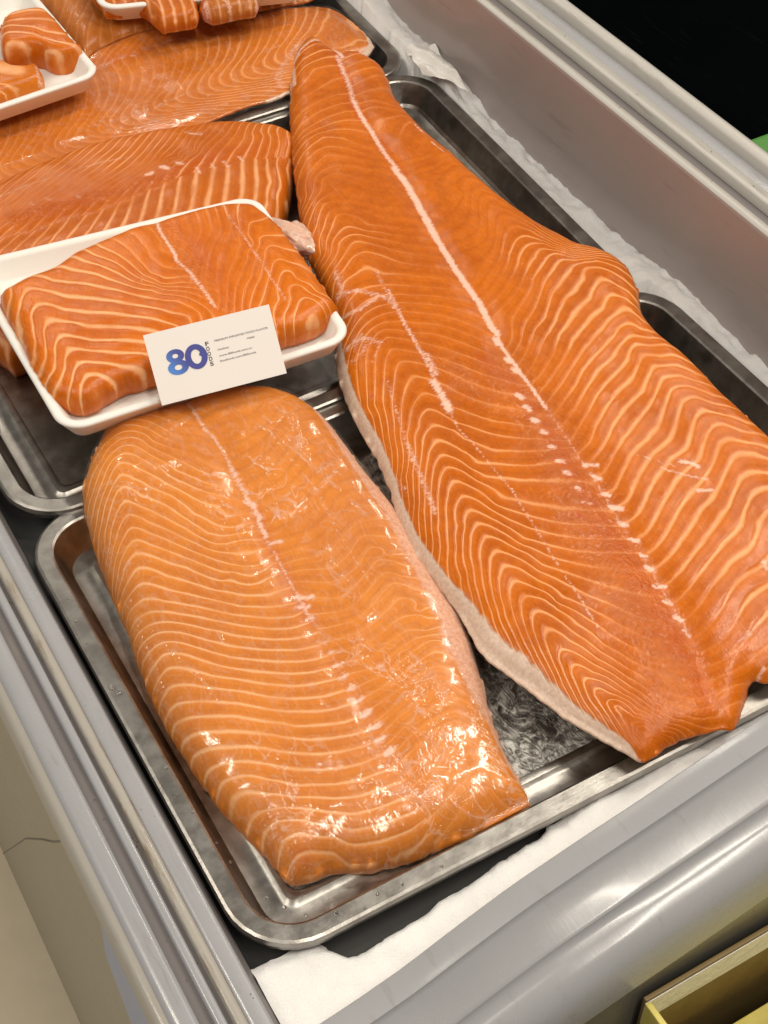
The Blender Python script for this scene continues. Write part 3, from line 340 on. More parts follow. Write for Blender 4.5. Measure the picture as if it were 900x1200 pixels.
14,177.5,406.2,14,191.9,395.2,14,207.1,385.7,14,200.6,388.8,14,217.2,381.6,14,236.3,378.6,14,251.7,380.8,15,197.5,383.4,15,220.1,374.6,15,242.2,376.3,15,254.4,375.7,15,174.6,395.9,15,192.2,394.2,16,242.7,365.6,16,258.7,368.7,16,173.9,390,-1,253.4,522.3,-1,165,579.6,-1,183.4,565.1,-1,198.6,551.2,-1,213.6,536.8,-1,235.8,522.7,-2,166.3,589,-2,181,575.4,-2,196.3,561.5,-2,217.2,544.1,-2,239.9,530.5,-2,253.2,532.2,-3,169.3,598.7,-3,178.9,586.8,-3,195,574,-3,220.8,551.4,-3,243.6,537.8,-3,253.9,542.6,-4,171.5,610.1,-4,183.3,596.2,-4,198.1,580.5,-4,218.2,561,-4,233,552,-4,249.3,548.8,-5,174.1,622.2,-5,187.4,605.1,-5,202.3,589.3,-5,222.2,568.9,-5,236.7,559.2,-5,249.9,561.6,-6,178.4,633.2,-6,187.7,622.1,-6,202.4,605.3,-6,222.4,584.6,-6,240.8,573.1,-6,252.9,579.2,-7,181.6,643.6,-7,188.8,631.1,-7,198.7,619.8,-7,208.5,605.6,-7,220.8,587.4,-7,235.1,576.8,-8,183,653.7,-8,191.9,641.1,-8,202.2,627.5,-8,215.8,608.3,-8,226.5,592.8,-8,239.3,585.1,-9,186.3,664.5,-9,194.2,649.7,-9,203.8,637.4,-9,215.4,620.1,-9,226.1,604.5,-9,233.9,595.5,-10,188.9,677.2,-10,195.6,662.9,-10,204.9,649.7,-10,215,632.1,-10,224.3,613.3,-11,192.1,688.1,-11,199.2,671,-11,211,656.3,-11,218.7,640,-11,223.6,624.4,-12,194.7,697.7,-12,200.3,687.4,-12,208.3,674.1,-12,217.6,660.8,-12,222.6,641.8,-13,198.3,708.1,-13,208.7,692.4,-13,217.5,677.3,-13,223.6,663.6,-14,202.3,713.6,-14,213.5,703.2,-14,222.2,687.7,-14,226.7,670.1,-15,206.7,720.3,-15,217.4,712.2,-15,224.7,693.1,-15,228,679.8,-16,208,727.2,-16,220.7,719.6,-16,227.9,700.3,-17,212.2,733.3,-17,222.7,724.2,-17,225.7,713.1,-18,215.9,738.3,-18,223.9,730.6,-22,259.5,735.2,-20,246.4,712.9,-12,184.7,687.5,-12,175.9,678.7,-12,167.7,668.3,-12,161.9,655.1,-13.5,185.4,696.5,-13.5,174.2,686.2,-13.5,166.6,675.7,-10,181.2,668.7,-10,172,659.3,-10,165.5,649.1,-10,160.2,642.4,-8,171.8,644.6,-8,165.5,638.3,-8,160.5,630,-8,156.6,625.3,-6,167.7,629,-6,161.1,622.5,-6,156.6,618.9,-4,161.5,609.5,-4,156.4,610,-14.5,185.4,704.2,-14.5,174.3,694.3,-14.5,167.9,686.6,-16.5,190,719.5,-16.5,179,713.9,-16.5,172.1,704.1,-9,240.5,602.7,-9,241.7,586.8,-13,241.2,641.8,-13,242.4,625.2,-17,245.4,690.1,-17,251.6,669.9],'fB':[0,314.8,576.6,0,300.3,566.5,0,319.4,568.9,0,321.3,555.4,0,282.8,559.8,1,315.5,567.6,1,300.2,555,2,316.7,558.5,2,300.7,547,2,319.8,550.7,2,320.1,537,2,276.2,536.3,3,316.7,547.5,3,298.4,536.2,4,314.2,534.4,4,297.7,526.4,4,315.8,520.9,4,314.5,506,4,274.7,517,5,313.9,524.2,5,297.8,514.7,6,312.8,513.8,6,296.8,505.3,6,312.3,491.9,7,312,501.9,7,295.8,495.3,7,272.8,486.8,-1,314.8,586.9,-1,300.1,579.8,-1,281,573.7,-2,313.9,596.9,-2,302.7,590.4,-3,312.9,607.9,-3,303.1,598.1,-3,280.2,589.6,-4,312.2,617.2,-4,304,608.1,-5,316.1,626.9,-5,304.8,621.6,-5,282.7,612.2,-9,316.7,670.8,-9,304.2,659.5,-9,283.5,644.4,-13,321.4,712.3,-13,303.2,695.9,-13,282.9,687.9,-13,274.1,703.5,10,309.2,478.6,10,295,471.2,10,272.4,465.3,14,301.4,446.7,14,285.5,437.2,14,263.8,435.4,18,291.9,413.9,18,275.7,403.8,18,258.8,402.5,19,289.8,403.9,20,288.9,394.8,20,277.8,386.4,20,257.5,381.2,21,287.6,386.3,18,
293.6,397.6,18,291.6,380.4,14,307.2,435.3,14,306.1,417.1,22,286.9,377.5,22,277.4,371.1,10,315.2,466.1,10,312.7,447.1,2,254.9,559.5,-3,255.9,597.1,8,249.4,487.6,13,247.1,436.5,18,245.3,398.8],'amp':[(267.5,690,32,0.12),(283.5,644.4,36,0.08),(283.5,595.8,28,0.12),(272.1,540.1,24,0.25),(266.9,497.5,24,0.15),(264.6,441.8,28,0.12),(260.2,404.8,24,0.15),(309.8,683,28,0.2),(283.4,404.9,20,0.45),(303.2,562.7,16,0.45),(304.1,530.9,16,0.45),(296,589.7,16,0.3),(190,630.5,48,0.95),(192.1,511.1,64,1.05),(217,428.3,40,1.05),(260.1,563.6,20,0.5),(228.4,609.1,24,0.5),(230.1,664.1,20,0.8),(197.6,393.2,32,0.8),(173.1,418.5,16,0.7),(276.5,374.7,20,0.3),(211.1,719.5,20,0.6)],'white':[(1.88,0.6,[[264.5,743.9],[263.9,726.3],[263.3,708.4],[265.3,698.9]]),(1.54,0.6,[[265.6,699.6],[265.1,682.3],[263.5,666]]),(3.04,0.6,[[263.5,666],[262.3,653.2],[262.4,643.2]]),(2.09,0.7,[[261.1,640.7],[261.2,626],[258.9,615.2],[257.6,604]]),(2.41,0.8,[[259.1,636.8],[262.8,631.5]]),(2.4,0.7,[[258.1,625.9],[261.8,620.8]]),(2.36,0.7,[[256.9,598.9],[264.7,595.9]]),(1.05,0.6,[[256.8,590.4],[256,581.6],[255.2,570.6]]),(1.04,0.6,[[255.2,570.6],[254.2,552.4],[252.9,536.2]]),(2.3,0.8,[[253.3,552.9],[262,548.6]]),(2.29,0.75,[[250.3,545],[256.7,543.2]]),(2.28,0.7,[[250.7,534.2],[254.2,534]]),(0.62,0.5,[[255.2,570.6],[254.6,550.8],[253.4,533.7],[252.7,514.4],[250.4,493.6],[250.9,475.3],[250,454.8]]),(1.41,0.6,[[248.1,515.7],[255.8,514.6]]),(1.4,0.6,[[248.8,506],[253.4,505.8]]),(1.67,0.7,[[247.9,495.5],[253.9,493.5]]),(2.21,0.7,[[246.9,485.1],[252.1,486]]),(2.19,0.7,[[247.5,475.5],[252.4,475.9]]),(2.18,0.7,[[245.8,465],[251.8,466.3]]),(2.43,0.8,[[245,454.3],[251.6,456.6]]),(2.42,0.8,[[244.2,444.5],[251.4,445]]),(2.4,0.8,[[244.2,434.5],[249.6,435.9]]),(2.38,0.8,[[244.3,424.6],[249.2,426]]),(3.78,0.3,[[318.9,687.9],[331.4,699.1],[321.8,706.5],[303.7,710.2]]),(3.67,0.4,[[304.8,621.6],[316.8,628.2],[325.8,632.7],[326.2,639.4],[313,636.7]]),(0.79,0.5,[[300.4,681.3],[301.6,660.8],[303.4,645.6],[304.1,620.3],[300.1,579.8],[298.9,543.9]]),(0.66,0.35,[[298.9,543.9],[297.2,518.9],[293.5,483],[292.8,454.4],[285,417.1],[279.9,380.4]]),(4.34,0.35,[[346.2,715.7],[342.5,676.1],[339.7,640.1],[340,605.2]]),(3.52,0.4,[[166.1,652.5],[163,640.3]]),(4.66,0.35,[[171,629.2],[162.2,624.6]]),(3.04,0.35,[[187.6,694.2],[190.2,682.7]]),(8.02,0.5,[[344.9,573.7],[344,544.4],[340.3,506.4],[332.4,473.1],[328.7,451.6]]),(7.76,0.35,[[320.7,485.2],[320.3,459.1],[310.6,429]]),(2.5,0.4,[[164.6,423.6],[167.9,409],[169,395.9],[164.4,392.7]])],'red':[(5.25,0.4,[[261.2,626],[256.4,596.8],[252.7,549.4],[251.8,530.7]]),(6.46,0.15,[[251.8,508.2],[249.4,445.5],[243.9,396.5]]),(4.49,0.3,[[173.3,396.5],[176,394.1]])],'tex':[(5.68,0.3,[[263.2,674.6],[255.6,566.6],[249.4,487.6],[247.9,413.1]])]},'portion':{'axis':(0,1,0),'ztop':[(0.7,0.056),(0.82,0.06),(0.95,0.058)],'round':0.012,'edge':0.01,'groove':0.0015,'belly':0.002,'bumps':[],'flap':0,'bot':0.0325,'outline':[[187.2,895,50,0],[199,899.7,54,0],[211.6,902.7,55,0],[231.9,902.5,56,0],[252.3,911.2,56,
0],[276.5,914.5,56,0],[298.6,916.7,56,0],[320.1,917,56,0],[337.6,915.9,56,0],[360.2,914.5,56,0],[379.4,911.4,56,0],[396.2,901.7,56,0],[399.7,889.3,56,0],[402.5,868.5,56,0],[400.3,828.9,56,0],[397.5,789.5,54,0],[395.9,763,50,0],[396.4,760.4,42,0],[383.2,754.5,38,0],[366.1,751.6,36,0],[346.4,754.1,36,0],[319.6,755.5,36,0],[287.2,758.3,36,0],[252.3,761.6,36,0],[223.9,763.6,36,0],[205.5,758.1,36,0],[193.6,759.9,36,0],[185.3,768.2,38,0],[180.5,777.4,40,0],[179.7,814.7,44,0],[182.1,842.4,46,0],[183,875.4,48,0]],'mid':[[320.3,924.1],[320.9,919.4],[316.2,880.8],[314.2,860.9],[314.9,842.4],[314.7,827.1],[314.5,797.5],[313,759.7],[312.2,724.1]],'fA':[0,205.5,762.4,0,212.2,751.9,0,220.1,744.3,0,199,748.1,0,199.3,743.1,1,205.7,777.7,1,215.6,767.5,1,226,758.6,1,236.9,743,1,199,765.4,1,188.8,742,2,204.8,792.9,2,215.4,782,2,229.8,771,2,243,764.3,2,196.1,773.4,2,189.6,766.2,2,182.5,755,3,204.3,809.5,3,215.3,797,3,232.6,784.6,3,251.6,772.6,3,196.4,787.8,3,188.4,774.1,3,181.9,776.3,4,204.1,829.3,4,214.2,814,4,223.4,805,4,240.4,795.3,4,255.2,784.3,4,196.4,807.6,4,189.9,789.2,4,181.8,786.5,5,202.5,848.3,5,211.5,835.9,5,225,820.8,5,245.7,807.6,5,267.1,788.9,5,194.8,823.9,5,188.1,802.9,5,182.8,794.5,5,179.4,802,6,203.1,869.3,6,210.2,857.8,6,218.6,845.6,6,230.9,835.3,6,251.1,820.2,6,267.3,804.3,6,281.7,788.3,6,194.4,846.2,6,188.7,822.8,6,184,807.4,6,180.3,808,7,201.7,887.5,7,213.4,874.6,7,224,859.4,7,240.9,847.7,7,260.6,827,7,282.5,800.9,7,295.3,792.5,7,192.3,864.5,7,186.4,843.2,7,182.8,825.8,8,210,902.5,8,223.8,880,8,243,865.3,8,260.7,847.1,8,276.8,825.7,8,293.2,813.4,8,194.2,889.8,8,184.5,869.9,9,223.9,903,9,240.2,887.8,9,254.6,873,9,269.4,847.6,9,284.5,835.5,10,245,910.8,10,258.5,882.6,10,269.5,863.8,11,256.1,912,11,262.5,892.3,11,270.9,879.5,12,267.8,915.4,12,269.3,900.5,13,287.5,873.9,13,288.4,852.3,13,292.4,838.1,14,298.1,898.6,14,300.1,878.8,15,311.1,908.5,15,304.7,873.6,-1,221,735.5,9,186.7,884.5,9,295.3,792.5,9,300.2,774.4,6,292.1,764.5,6,297.2,740.5],'fB':[0,375.6,767.9,0,363.9,752.8,0,379.2,755.2,1,377.3,784.6,1,365.4,765.2,1,383.1,762.3,1,351.3,741.4,2,377.9,799.3,2,360.7,767.7,2,341.5,738.9,2,381.1,778.5,2,387.8,758.3,3,378.6,814.3,3,368.7,798.6,3,361.6,777.9,3,382.9,788.5,3,391.8,759.1,4,380,832.9,4,368.3,809.9,4,383.5,796.4,4,390,775.3,5,381.2,847.8,5,370.3,826.1,5,387.1,817,6,383,865.8,6,369.5,838.8,6,390,836.7,7,382.8,882,7,371,859.8,7,389,856.1,8,381.3,895.9,8,371.4,875.5,8,389.2,878.5,9,374,912.1,9,369.3,875,9,350.7,858.6,9,338.4,844,11,362.1,909.8,11,353,882.5,11,338.1,865.8,8,370.5,866.4,8,368.9,848.4,8,353.7,835.4,6,364.8,829.2,6,351.8,810.2,6,339.9,800.1,4,362.9,804.4,4,352.5,790.7,4,339.6,778.8,13,342.5,910.6,13,335.7,879.7,13,319.4,859.8,10,321,825.6,10,316.3,801.3,6,312.2,724.1,6,333.9,740.4],'amp':[(309.9,877.5,24,0.25),(328.9,865.1,28,0.2),(330.4,816.2,28,0.3),(229.1,830.8,56,1.1),(361.4,767.3,32,0.75),(218.9,775.1,32,1.1),(293.8,803.8,20,0.35),(297.1,896.1,16,0.4),(399.9,856.4,16,0.6)],'white':[(1.36,0.85,[[322.4,922],[317.2,899],[315.9,883.4],
[314.9,865.4],[312.9,858]]),(1.67,0.7,[[312.9,858],[315.5,840.8],[314.9,824.6],[315,810.1],[314.3,794.4]]),(1.35,0.5,[[374.4,913.7],[370.2,876.8],[368.8,854.7],[367.4,834.4],[364,803.8],[363.5,787.7],[362.6,775.2]]),(4.61,0.22,[[243.5,879.8],[234.3,850.3],[226.5,821.2],[220.5,794.1]]),(2.67,0.5,[[314.2,832],[315.4,819.6]]),(2.08,0.3,[[394.2,903.5],[397.8,900.4]])],'red':[(10.68,0.2,[[328.7,903.7],[330.4,816.2],[323.7,747.1]])],'tex':[(12.04,0.6,[[318.9,898.1],[318.9,836.1],[321,768.9]])]},'cut':{'axis':(0,1,0),'ztop':[(0.75,0.01),(0.9,0.02),(1.1,0.022)],'round':0.02,'edge':0.015,'groove':0.002,'belly':0.002,'bumps':[],'flap':0,'bot':None,'outline':[[160.8,1098.4,0,0],[203.5,1088.7,8,0],[249.6,1089.7,12,0],[282.5,1095,14,0],[311.7,1100.4,14,0],[339.1,1099.7,14,0],[370.1,1097.2,14,0],[399.9,1091,14,0],[425.5,1084.1,14,0],[450.8,1075.9,14,0],[467.7,1067.7,14,0],[482.3,1054.7,14,1],[493.7,1040.8,12,2],[498.1,1023.3,10,2],[494.7,1010.5,8,2],[485.7,998.6,4,0],[473.3,983,0,0],[458.9,962,-4,0],[441.3,937.6,-6,0],[410.7,907.3,-8,0],[352.2,889.8,-8,0],[274.1,879.9,-8,0],[224.4,879.3,-8,0],[186.6,876.1,-8,0],[177.9,876.6,-8,0],[173,892.8,-8,0],[148.5,937,-10,0],[120.3,976.7,-10,0]],'mid':[[491.7,991.4],[473.2,995.6],[457.4,996.3],[446.7,999.4],[436.1,1004],[422.1,1003.3],[410.3,1007.1],[395.1,1008.5],[379.6,1007.4],[364.8,1007.4],[350.8,1005.6],[334.7,1003.8],[322.2,1001.4],[306.3,999.5],[291.1,998.8],[277.7,1002.4],[260,1000.6],[247.3,999.9],[219.1,1001.7],[176.3,1000.7],[135,1002.6]],'fA':[-16,177,1002.8,-16,190,1011.3,-16,212,1024.9,-16,238.1,1032.8,-15,187.6,1003.1,-15,200.8,1011.6,-15,223,1025.3,-15,249.2,1033.1,-14,198.3,1003.3,-14,211.6,1011.9,-14,234,1025.6,-14,260.4,1033.5,-13,209.1,1003.6,-13,222.4,1012.1,-13,245.1,1026,-13,271.7,1033.9,-12,219.9,1003.9,-12,233.4,1012.3,-12,256.3,1026.4,-12,283.1,1034.3,-11,234,1003,-11,247.6,1011.4,-11,270.7,1025.5,-11,297.9,1033.5,-10,248.2,1002.1,-10,262,1010.8,-10,285.3,1024.7,-10,312.7,1032.7,-9,262.8,1002.1,-9,276.8,1011.1,-9,300.4,1024.7,-9,328,1032.7,-8,277.5,1002,-8,291.5,1010.5,-8,315.5,1024.7,-8,343.5,1032.7,-7,292.3,1001.7,-7,306.5,1010.5,-7,330.8,1024.7,-7,359,1032.7,-6,307.2,1001.7,-6,321.8,1010.8,-6,346.2,1024.8,-6,374.8,1032.7,-5,321.7,1003.7,-5,336.4,1012.9,-5,361.2,1026.9,-5,390,1035,-4,336.2,1005.7,-4,351.1,1014.9,-4,376.2,1029,-4,405.4,1037.2,-3,350.9,1007.7,-3,365.2,1022,-3,379.8,1033.5,-2,365.8,1009.7,-2,380.3,1024,-2,395.1,1035.7,-1,380.7,1009.7,-1,395.4,1024.1,-1,410.4,1035.9,0,395.7,1009.8,0,410.5,1024.1,0,425.8,1036.1,1,408.4,1007.3,1,423.4,1021.6,1,438.8,1033.5,2,421.1,1004.7,2,436.3,1019.2,2,451.9,1031,3,433.9,1002.1,3,449.3,1016.5,3,465,1028.4,4,446.8,999.6,4,456.8,1012.7,4,463.5,1031.2,5,455.1,997.3,5,465.2,1010.5,5,472,1028.9,6,463.8,995.6,6,473.9,1008.9,6,480.6,1026.8,7,473.7,996.6,7,483.8,1009.6,7,493.4,1033.3,8,473.7,996.6,8,483.8,1009.6,8,493.4,1033.3],'fB':[0,394.1,1006.4,0,383.2,985.9,0,372.4,967.9,1,409.8,1004.5,1,397,983.7,1,385,964.9,2,420.3,999.7,2,408.7,978.5,2,398.8,961.3,
3,434.4,1000.5,3,423.1,977.3,3,412.6,957.6,4,445,995.8,4,433.7,971.4,4,422.6,950.8,5,452.8,988.8,5,443.1,963.3,5,426.9,937.7,6,458.3,983.7,6,448.5,958.4,6,430.5,929.9,7,465.9,981.4,7,463,971.5,7,445.2,943.6,-1,379.2,1006.5,-1,368.3,987.4,-1,359.8,972.2,-2,363.8,1005.3,-2,351.2,983.5,-2,340.8,967,-3,349.9,1003.5,-3,337.8,984.3,-3,327,968.1,-4,333.7,1001.7,-4,323.5,984.5,-4,314.1,971.4,-5,321.3,999.2,-5,307.9,981.3,-5,297.4,970.4,-6,305.4,997.4,-6,293.1,983.3,-6,282.1,972.6,-7,290.2,996.7,-7,277.9,983.9,-7,266.9,974.7,-8,276.8,1000.3,-8,264.3,986.6,-8,253,976.2,-9,258.7,997.3,-9,247.4,986,-9,236.6,976.6,-10,246.1,996.6,-10,231.5,985.9,-10,221.3,977.7,-12,217.1,995.8,-12,199.3,985.2,-16,174.4,994.9,-16,157.4,984.3,-6,227.3,910.7,-6,201.2,884.3,-3,269.4,910.6,-3,239.8,874.1,2,363.1,907.7,2,340,875.1,-9,182.7,885.4,-9,172.2,911.3,-8,190.1,876.6,-8,179.4,857.7],'amp':[(266.8,1011.9,32,0.35),(297.5,1014,24,0.3),(363.4,1024.9,16,0.25),(423.4,1034.4,24,0.3),(465.7,1004.6,16,0.5),(274,1069.4,24,0.9),(344.7,1072.5,20,0.9),(409.2,971.5,40,1.2),(280.1,971.2,32,0.9)],'white':[(1.12,0.6,[[239,1055.7],[270,1058.8],[304.3,1059.2],[323.2,1058.3],[352.7,1054.3]]),(2.8,0.8,[[356,1022.2],[360.7,1022.4]]),(3.5,0.8,[[371.7,1025.9],[374.5,1021.8]]),(3.51,0.6,[[385.4,1026.7],[388.3,1022.5]]),(2.84,0.5,[[411.4,1064.2],[421.2,1055.5]]),(1.42,0.3,[[362.5,1077.3],[398.2,1067.2],[447.7,1051]]),(2.11,0.4,[[276.9,1103.5],[298,1094.7]]),(2.76,0.5,[[257,1034.2],[257.9,1030.8]]),(2.77,0.5,[[271.3,1032.8],[272.3,1029.4]]),(2.77,0.5,[[294,1023.9],[295.6,1020.3]]),(2.1,0.6,[[397.1,1004.3],[397.5,1013.7]]),(2.1,0.5,[[410.5,1004.1],[411,1011.9]]),(2.11,0.5,[[421.6,1000.7],[420.9,1009.1]]),(2.11,0.5,[[435.6,1001.4],[435.5,1009.4]])],'red':[(11.15,0.3,[[240.4,1019.4],[284,1017.5],[328.1,1014.8],[374,1013.9],[415.4,1017.7],[452.6,1011]])],'tex':[(8.31,0.9,[[240.4,1019.4],[283.1,1015.5],[326.8,1012],[374,1013.9]])]},'back':{'axis':(0,1,0),'ztop':[(1,0.018),(1.3,0.022)],'round':0.028,'edge':0.018,'groove':0.002,'belly':0.002,'bumps':[],'flap':0,'bot':0.008,'outline':[[210.7,1356.1,10,0],[293.5,1350.7,16,0],[376.2,1340.2,18,0],[447.9,1341.6,18,0],[523.9,1306,18,0],[572,1251.1,18,0],[597.9,1228.5,18,0],[628.1,1205.5,18,0],[634.4,1177.3,18,1],[635.5,1150.7,18,2],[633.1,1126.6,18,4],[627.5,1118.3,14,6],[615.3,1109.8,12,6],[601.3,1110.9,12,2],[583.8,1107,12,0],[541.3,1085.8,12,0],[525.9,1090.1,10,3],[508.6,1086.9,10,3],[482.2,1089,10,0],[446,1084.2,10,0],[410.7,1079.6,10,0],[361.1,1077.5,10,0],[305.7,1076.8,10,0],[244.5,1077.9,8,0],[174.1,1091.3,4,0],[132.9,1098.5,4,0]],'mid':[[692.5,1192.3],[641.8,1204.5],[607.1,1238.2],[555,1216.8],[518.9,1213.5],[484.9,1211.3],[454.7,1212.5],[418.5,1208.8],[390.2,1206.1],[339.5,1200],[289.4,1196.1],[209.6,1191.5],[157.7,1207.1]],'fA':[7,652.9,1233,7,684.5,1255.2,6,639.3,1230.8,6,670.6,1252.8,5,626.5,1229.8,5,656.8,1250.4,4,613.6,1228.6,4,643,1248,3,600.3,1226.2,3,629.4,1245.7,2,586.4,1222.7,2,616,1243.4,1,574.5,1222.9,1,603.4,1242.9,0,560.8,1219.3,0,589.3,1238.8,
-1,548,1217.2,-1,583.3,1252.1,-2,535.2,1215.2,-2,563.5,1235.3,-3,522.5,1213.1,-3,549.5,1230.8,-4,509.9,1210.9,-4,536.7,1228.7,-5,497.4,1208.6,-5,524,1226.7,-6,484.9,1206.2,-6,511.4,1224.7,-7,472.2,1203.3,-7,499,1222.8,-8,459.8,1200.6,-8,486.6,1221,-9,447.6,1198.4,-9,474.5,1219.4,-10,435.6,1196.3,-10,462.4,1217.9,-11,423.7,1194.3,-11,450.4,1216.2,-12,411.8,1192.3,-12,438.3,1214.3,-13,400.1,1190.3,-13,426.4,1212.4,-14,388.5,1188.4,-14,414.5,1210.5,-15,376.9,1186.5,-15,402.7,1208.6,-16,365.4,1184.6,-16,390.9,1206.7,-17,354.1,1182.7,-17,379.3,1204.7,-18,342.8,1180.9,-18,367.7,1202.8,-19,331.6,1179,-19,356.2,1200.8,-20,320.4,1177.2,-20,344.8,1198.8,-21,309.4,1175.4,-21,333.4,1196.8,-22,298.4,1173.6,-22,322.1,1194.7,-23,287.5,1171.9,-23,310.9,1192.5],'fB':[7,634.2,1216.2,7,629.6,1208.1,7,620.1,1193.6,7,602,1170.1,7,575.9,1149.4,7,572,1135.4,7,581.5,1127,7,599.4,1124.8,7,611.5,1123.8,7,638.1,1130,6,620.1,1212.7,6,608.4,1190.7,6,604.7,1187,6,589.2,1168.4,6,563.3,1147.6,6,559.5,1133.7,6,568.7,1124.6,6,587,1123.5,6,598.8,1122,6,623.5,1125.4,5,616,1228.7,5,595.4,1188.6,5,591.8,1185.2,5,576.4,1166.4,5,550.8,1145.8,5,547.1,1132,5,556,1122.4,5,574.1,1121.2,5,586.6,1121.2,5,607.6,1117.9,4,594.2,1209.4,4,582.4,1186.6,4,578.9,1183.1,4,563.7,1164.5,4,538.4,1144.1,4,534.8,1130.3,4,543.6,1120.7,4,561.1,1118.4,4,573.8,1119,4,594.6,1115.7,3,580.2,1205.3,3,569.5,1184.5,3,566,1181.1,3,551.1,1162.6,3,526.1,1142.3,3,522.6,1128.6,3,531.4,1119.1,3,548.4,1116,3,560.7,1116,3,583.5,1116.9,2,567.3,1203.3,2,556.8,1182.5,2,553.3,1179.2,2,538.6,1160.8,2,513.9,1140.6,2,510.5,1127,2,519.3,1117.4,2,536.1,1114.2,2,547.9,1113.4,2,570.9,1114.9,1,554.6,1201.3,1,544.2,1180.6,1,540.8,1177.3,1,526.2,1159,1,501.7,1138.9,1,498.4,1125.4,1,507.2,1115.8,1,524.1,1113,1,535.6,1111.6,1,557.7,1111.8,0,541.8,1199.3,0,531.6,1178.7,0,528.3,1175.4,0,513.9,1157.2,0,489.7,1137.2,0,486.5,1123.7,0,495.3,1114.3,0,512,1111.3,0,523.7,1110.6,0,544.9,1109,-1,529.2,1197.2,-1,519.2,1176.8,-1,515.9,1173.5,-1,501.7,1155.4,-1,477.8,1135.6,-1,474.6,1122.1,-1,483.5,1112.9,-1,500.1,1109.9,-1,511.6,1108.9,-1,532.8,1107.6,-2,516.7,1195.2,-2,506.8,1175,-2,503.6,1171.7,-2,489.6,1153.7,-2,465.9,1133.9,-2,462.9,1120.5,-2,471.8,1111.5,-2,488.5,1108.9,-2,499.8,1107.6,-2,520.9,1106.6,-3,504.2,1193.2,-3,494.6,1173.1,-3,491.4,1169.8,-3,477.6,1151.9,-3,454.1,1132.3,-3,451.2,1119,-3,460.1,1109.9,-3,476.8,1107.6,-3,488.2,1106.6,-3,508.8,1104.8,-4,491.9,1191.2,-4,482.4,1171.3,-4,479.2,1168,-4,465.7,1150.2,-4,442.5,1130.7,-4,439.6,1117.4,-4,448.5,1108.3,-4,465.1,1106.1,-4,476.5,1105.4,-4,497.1,1103.7,-5,479.6,1189.3,-5,470.4,1169.5,-5,467.2,1166.2,-5,453.8,1148.5,-5,430.8,1129,-5,428.1,1115.8,-5,436.9,1106.8,-5,453.4,1104.5,-5,464.8,1103.9,-5,485.4,1102.6,-6,467.5,1187.3,-6,458.4,1167.7,-6,455.3,1164.5,-6,442,1146.8,-6,419.3,1127.4,-6,416.6,1114.2,-6,425.4,1105.2,-6,441.9,1103,-6,453.2,1102.3,-6,473.8,1101.3,-7,455.5,1185.5,-7,446.5,1165.9,-7,443.4,1162.7,-7,430.4,1145.1,-7,407.9,1125.8,-7,405.2,1112.6,-7,414.1,1103.7,-7,430.4,1101.4,-7,
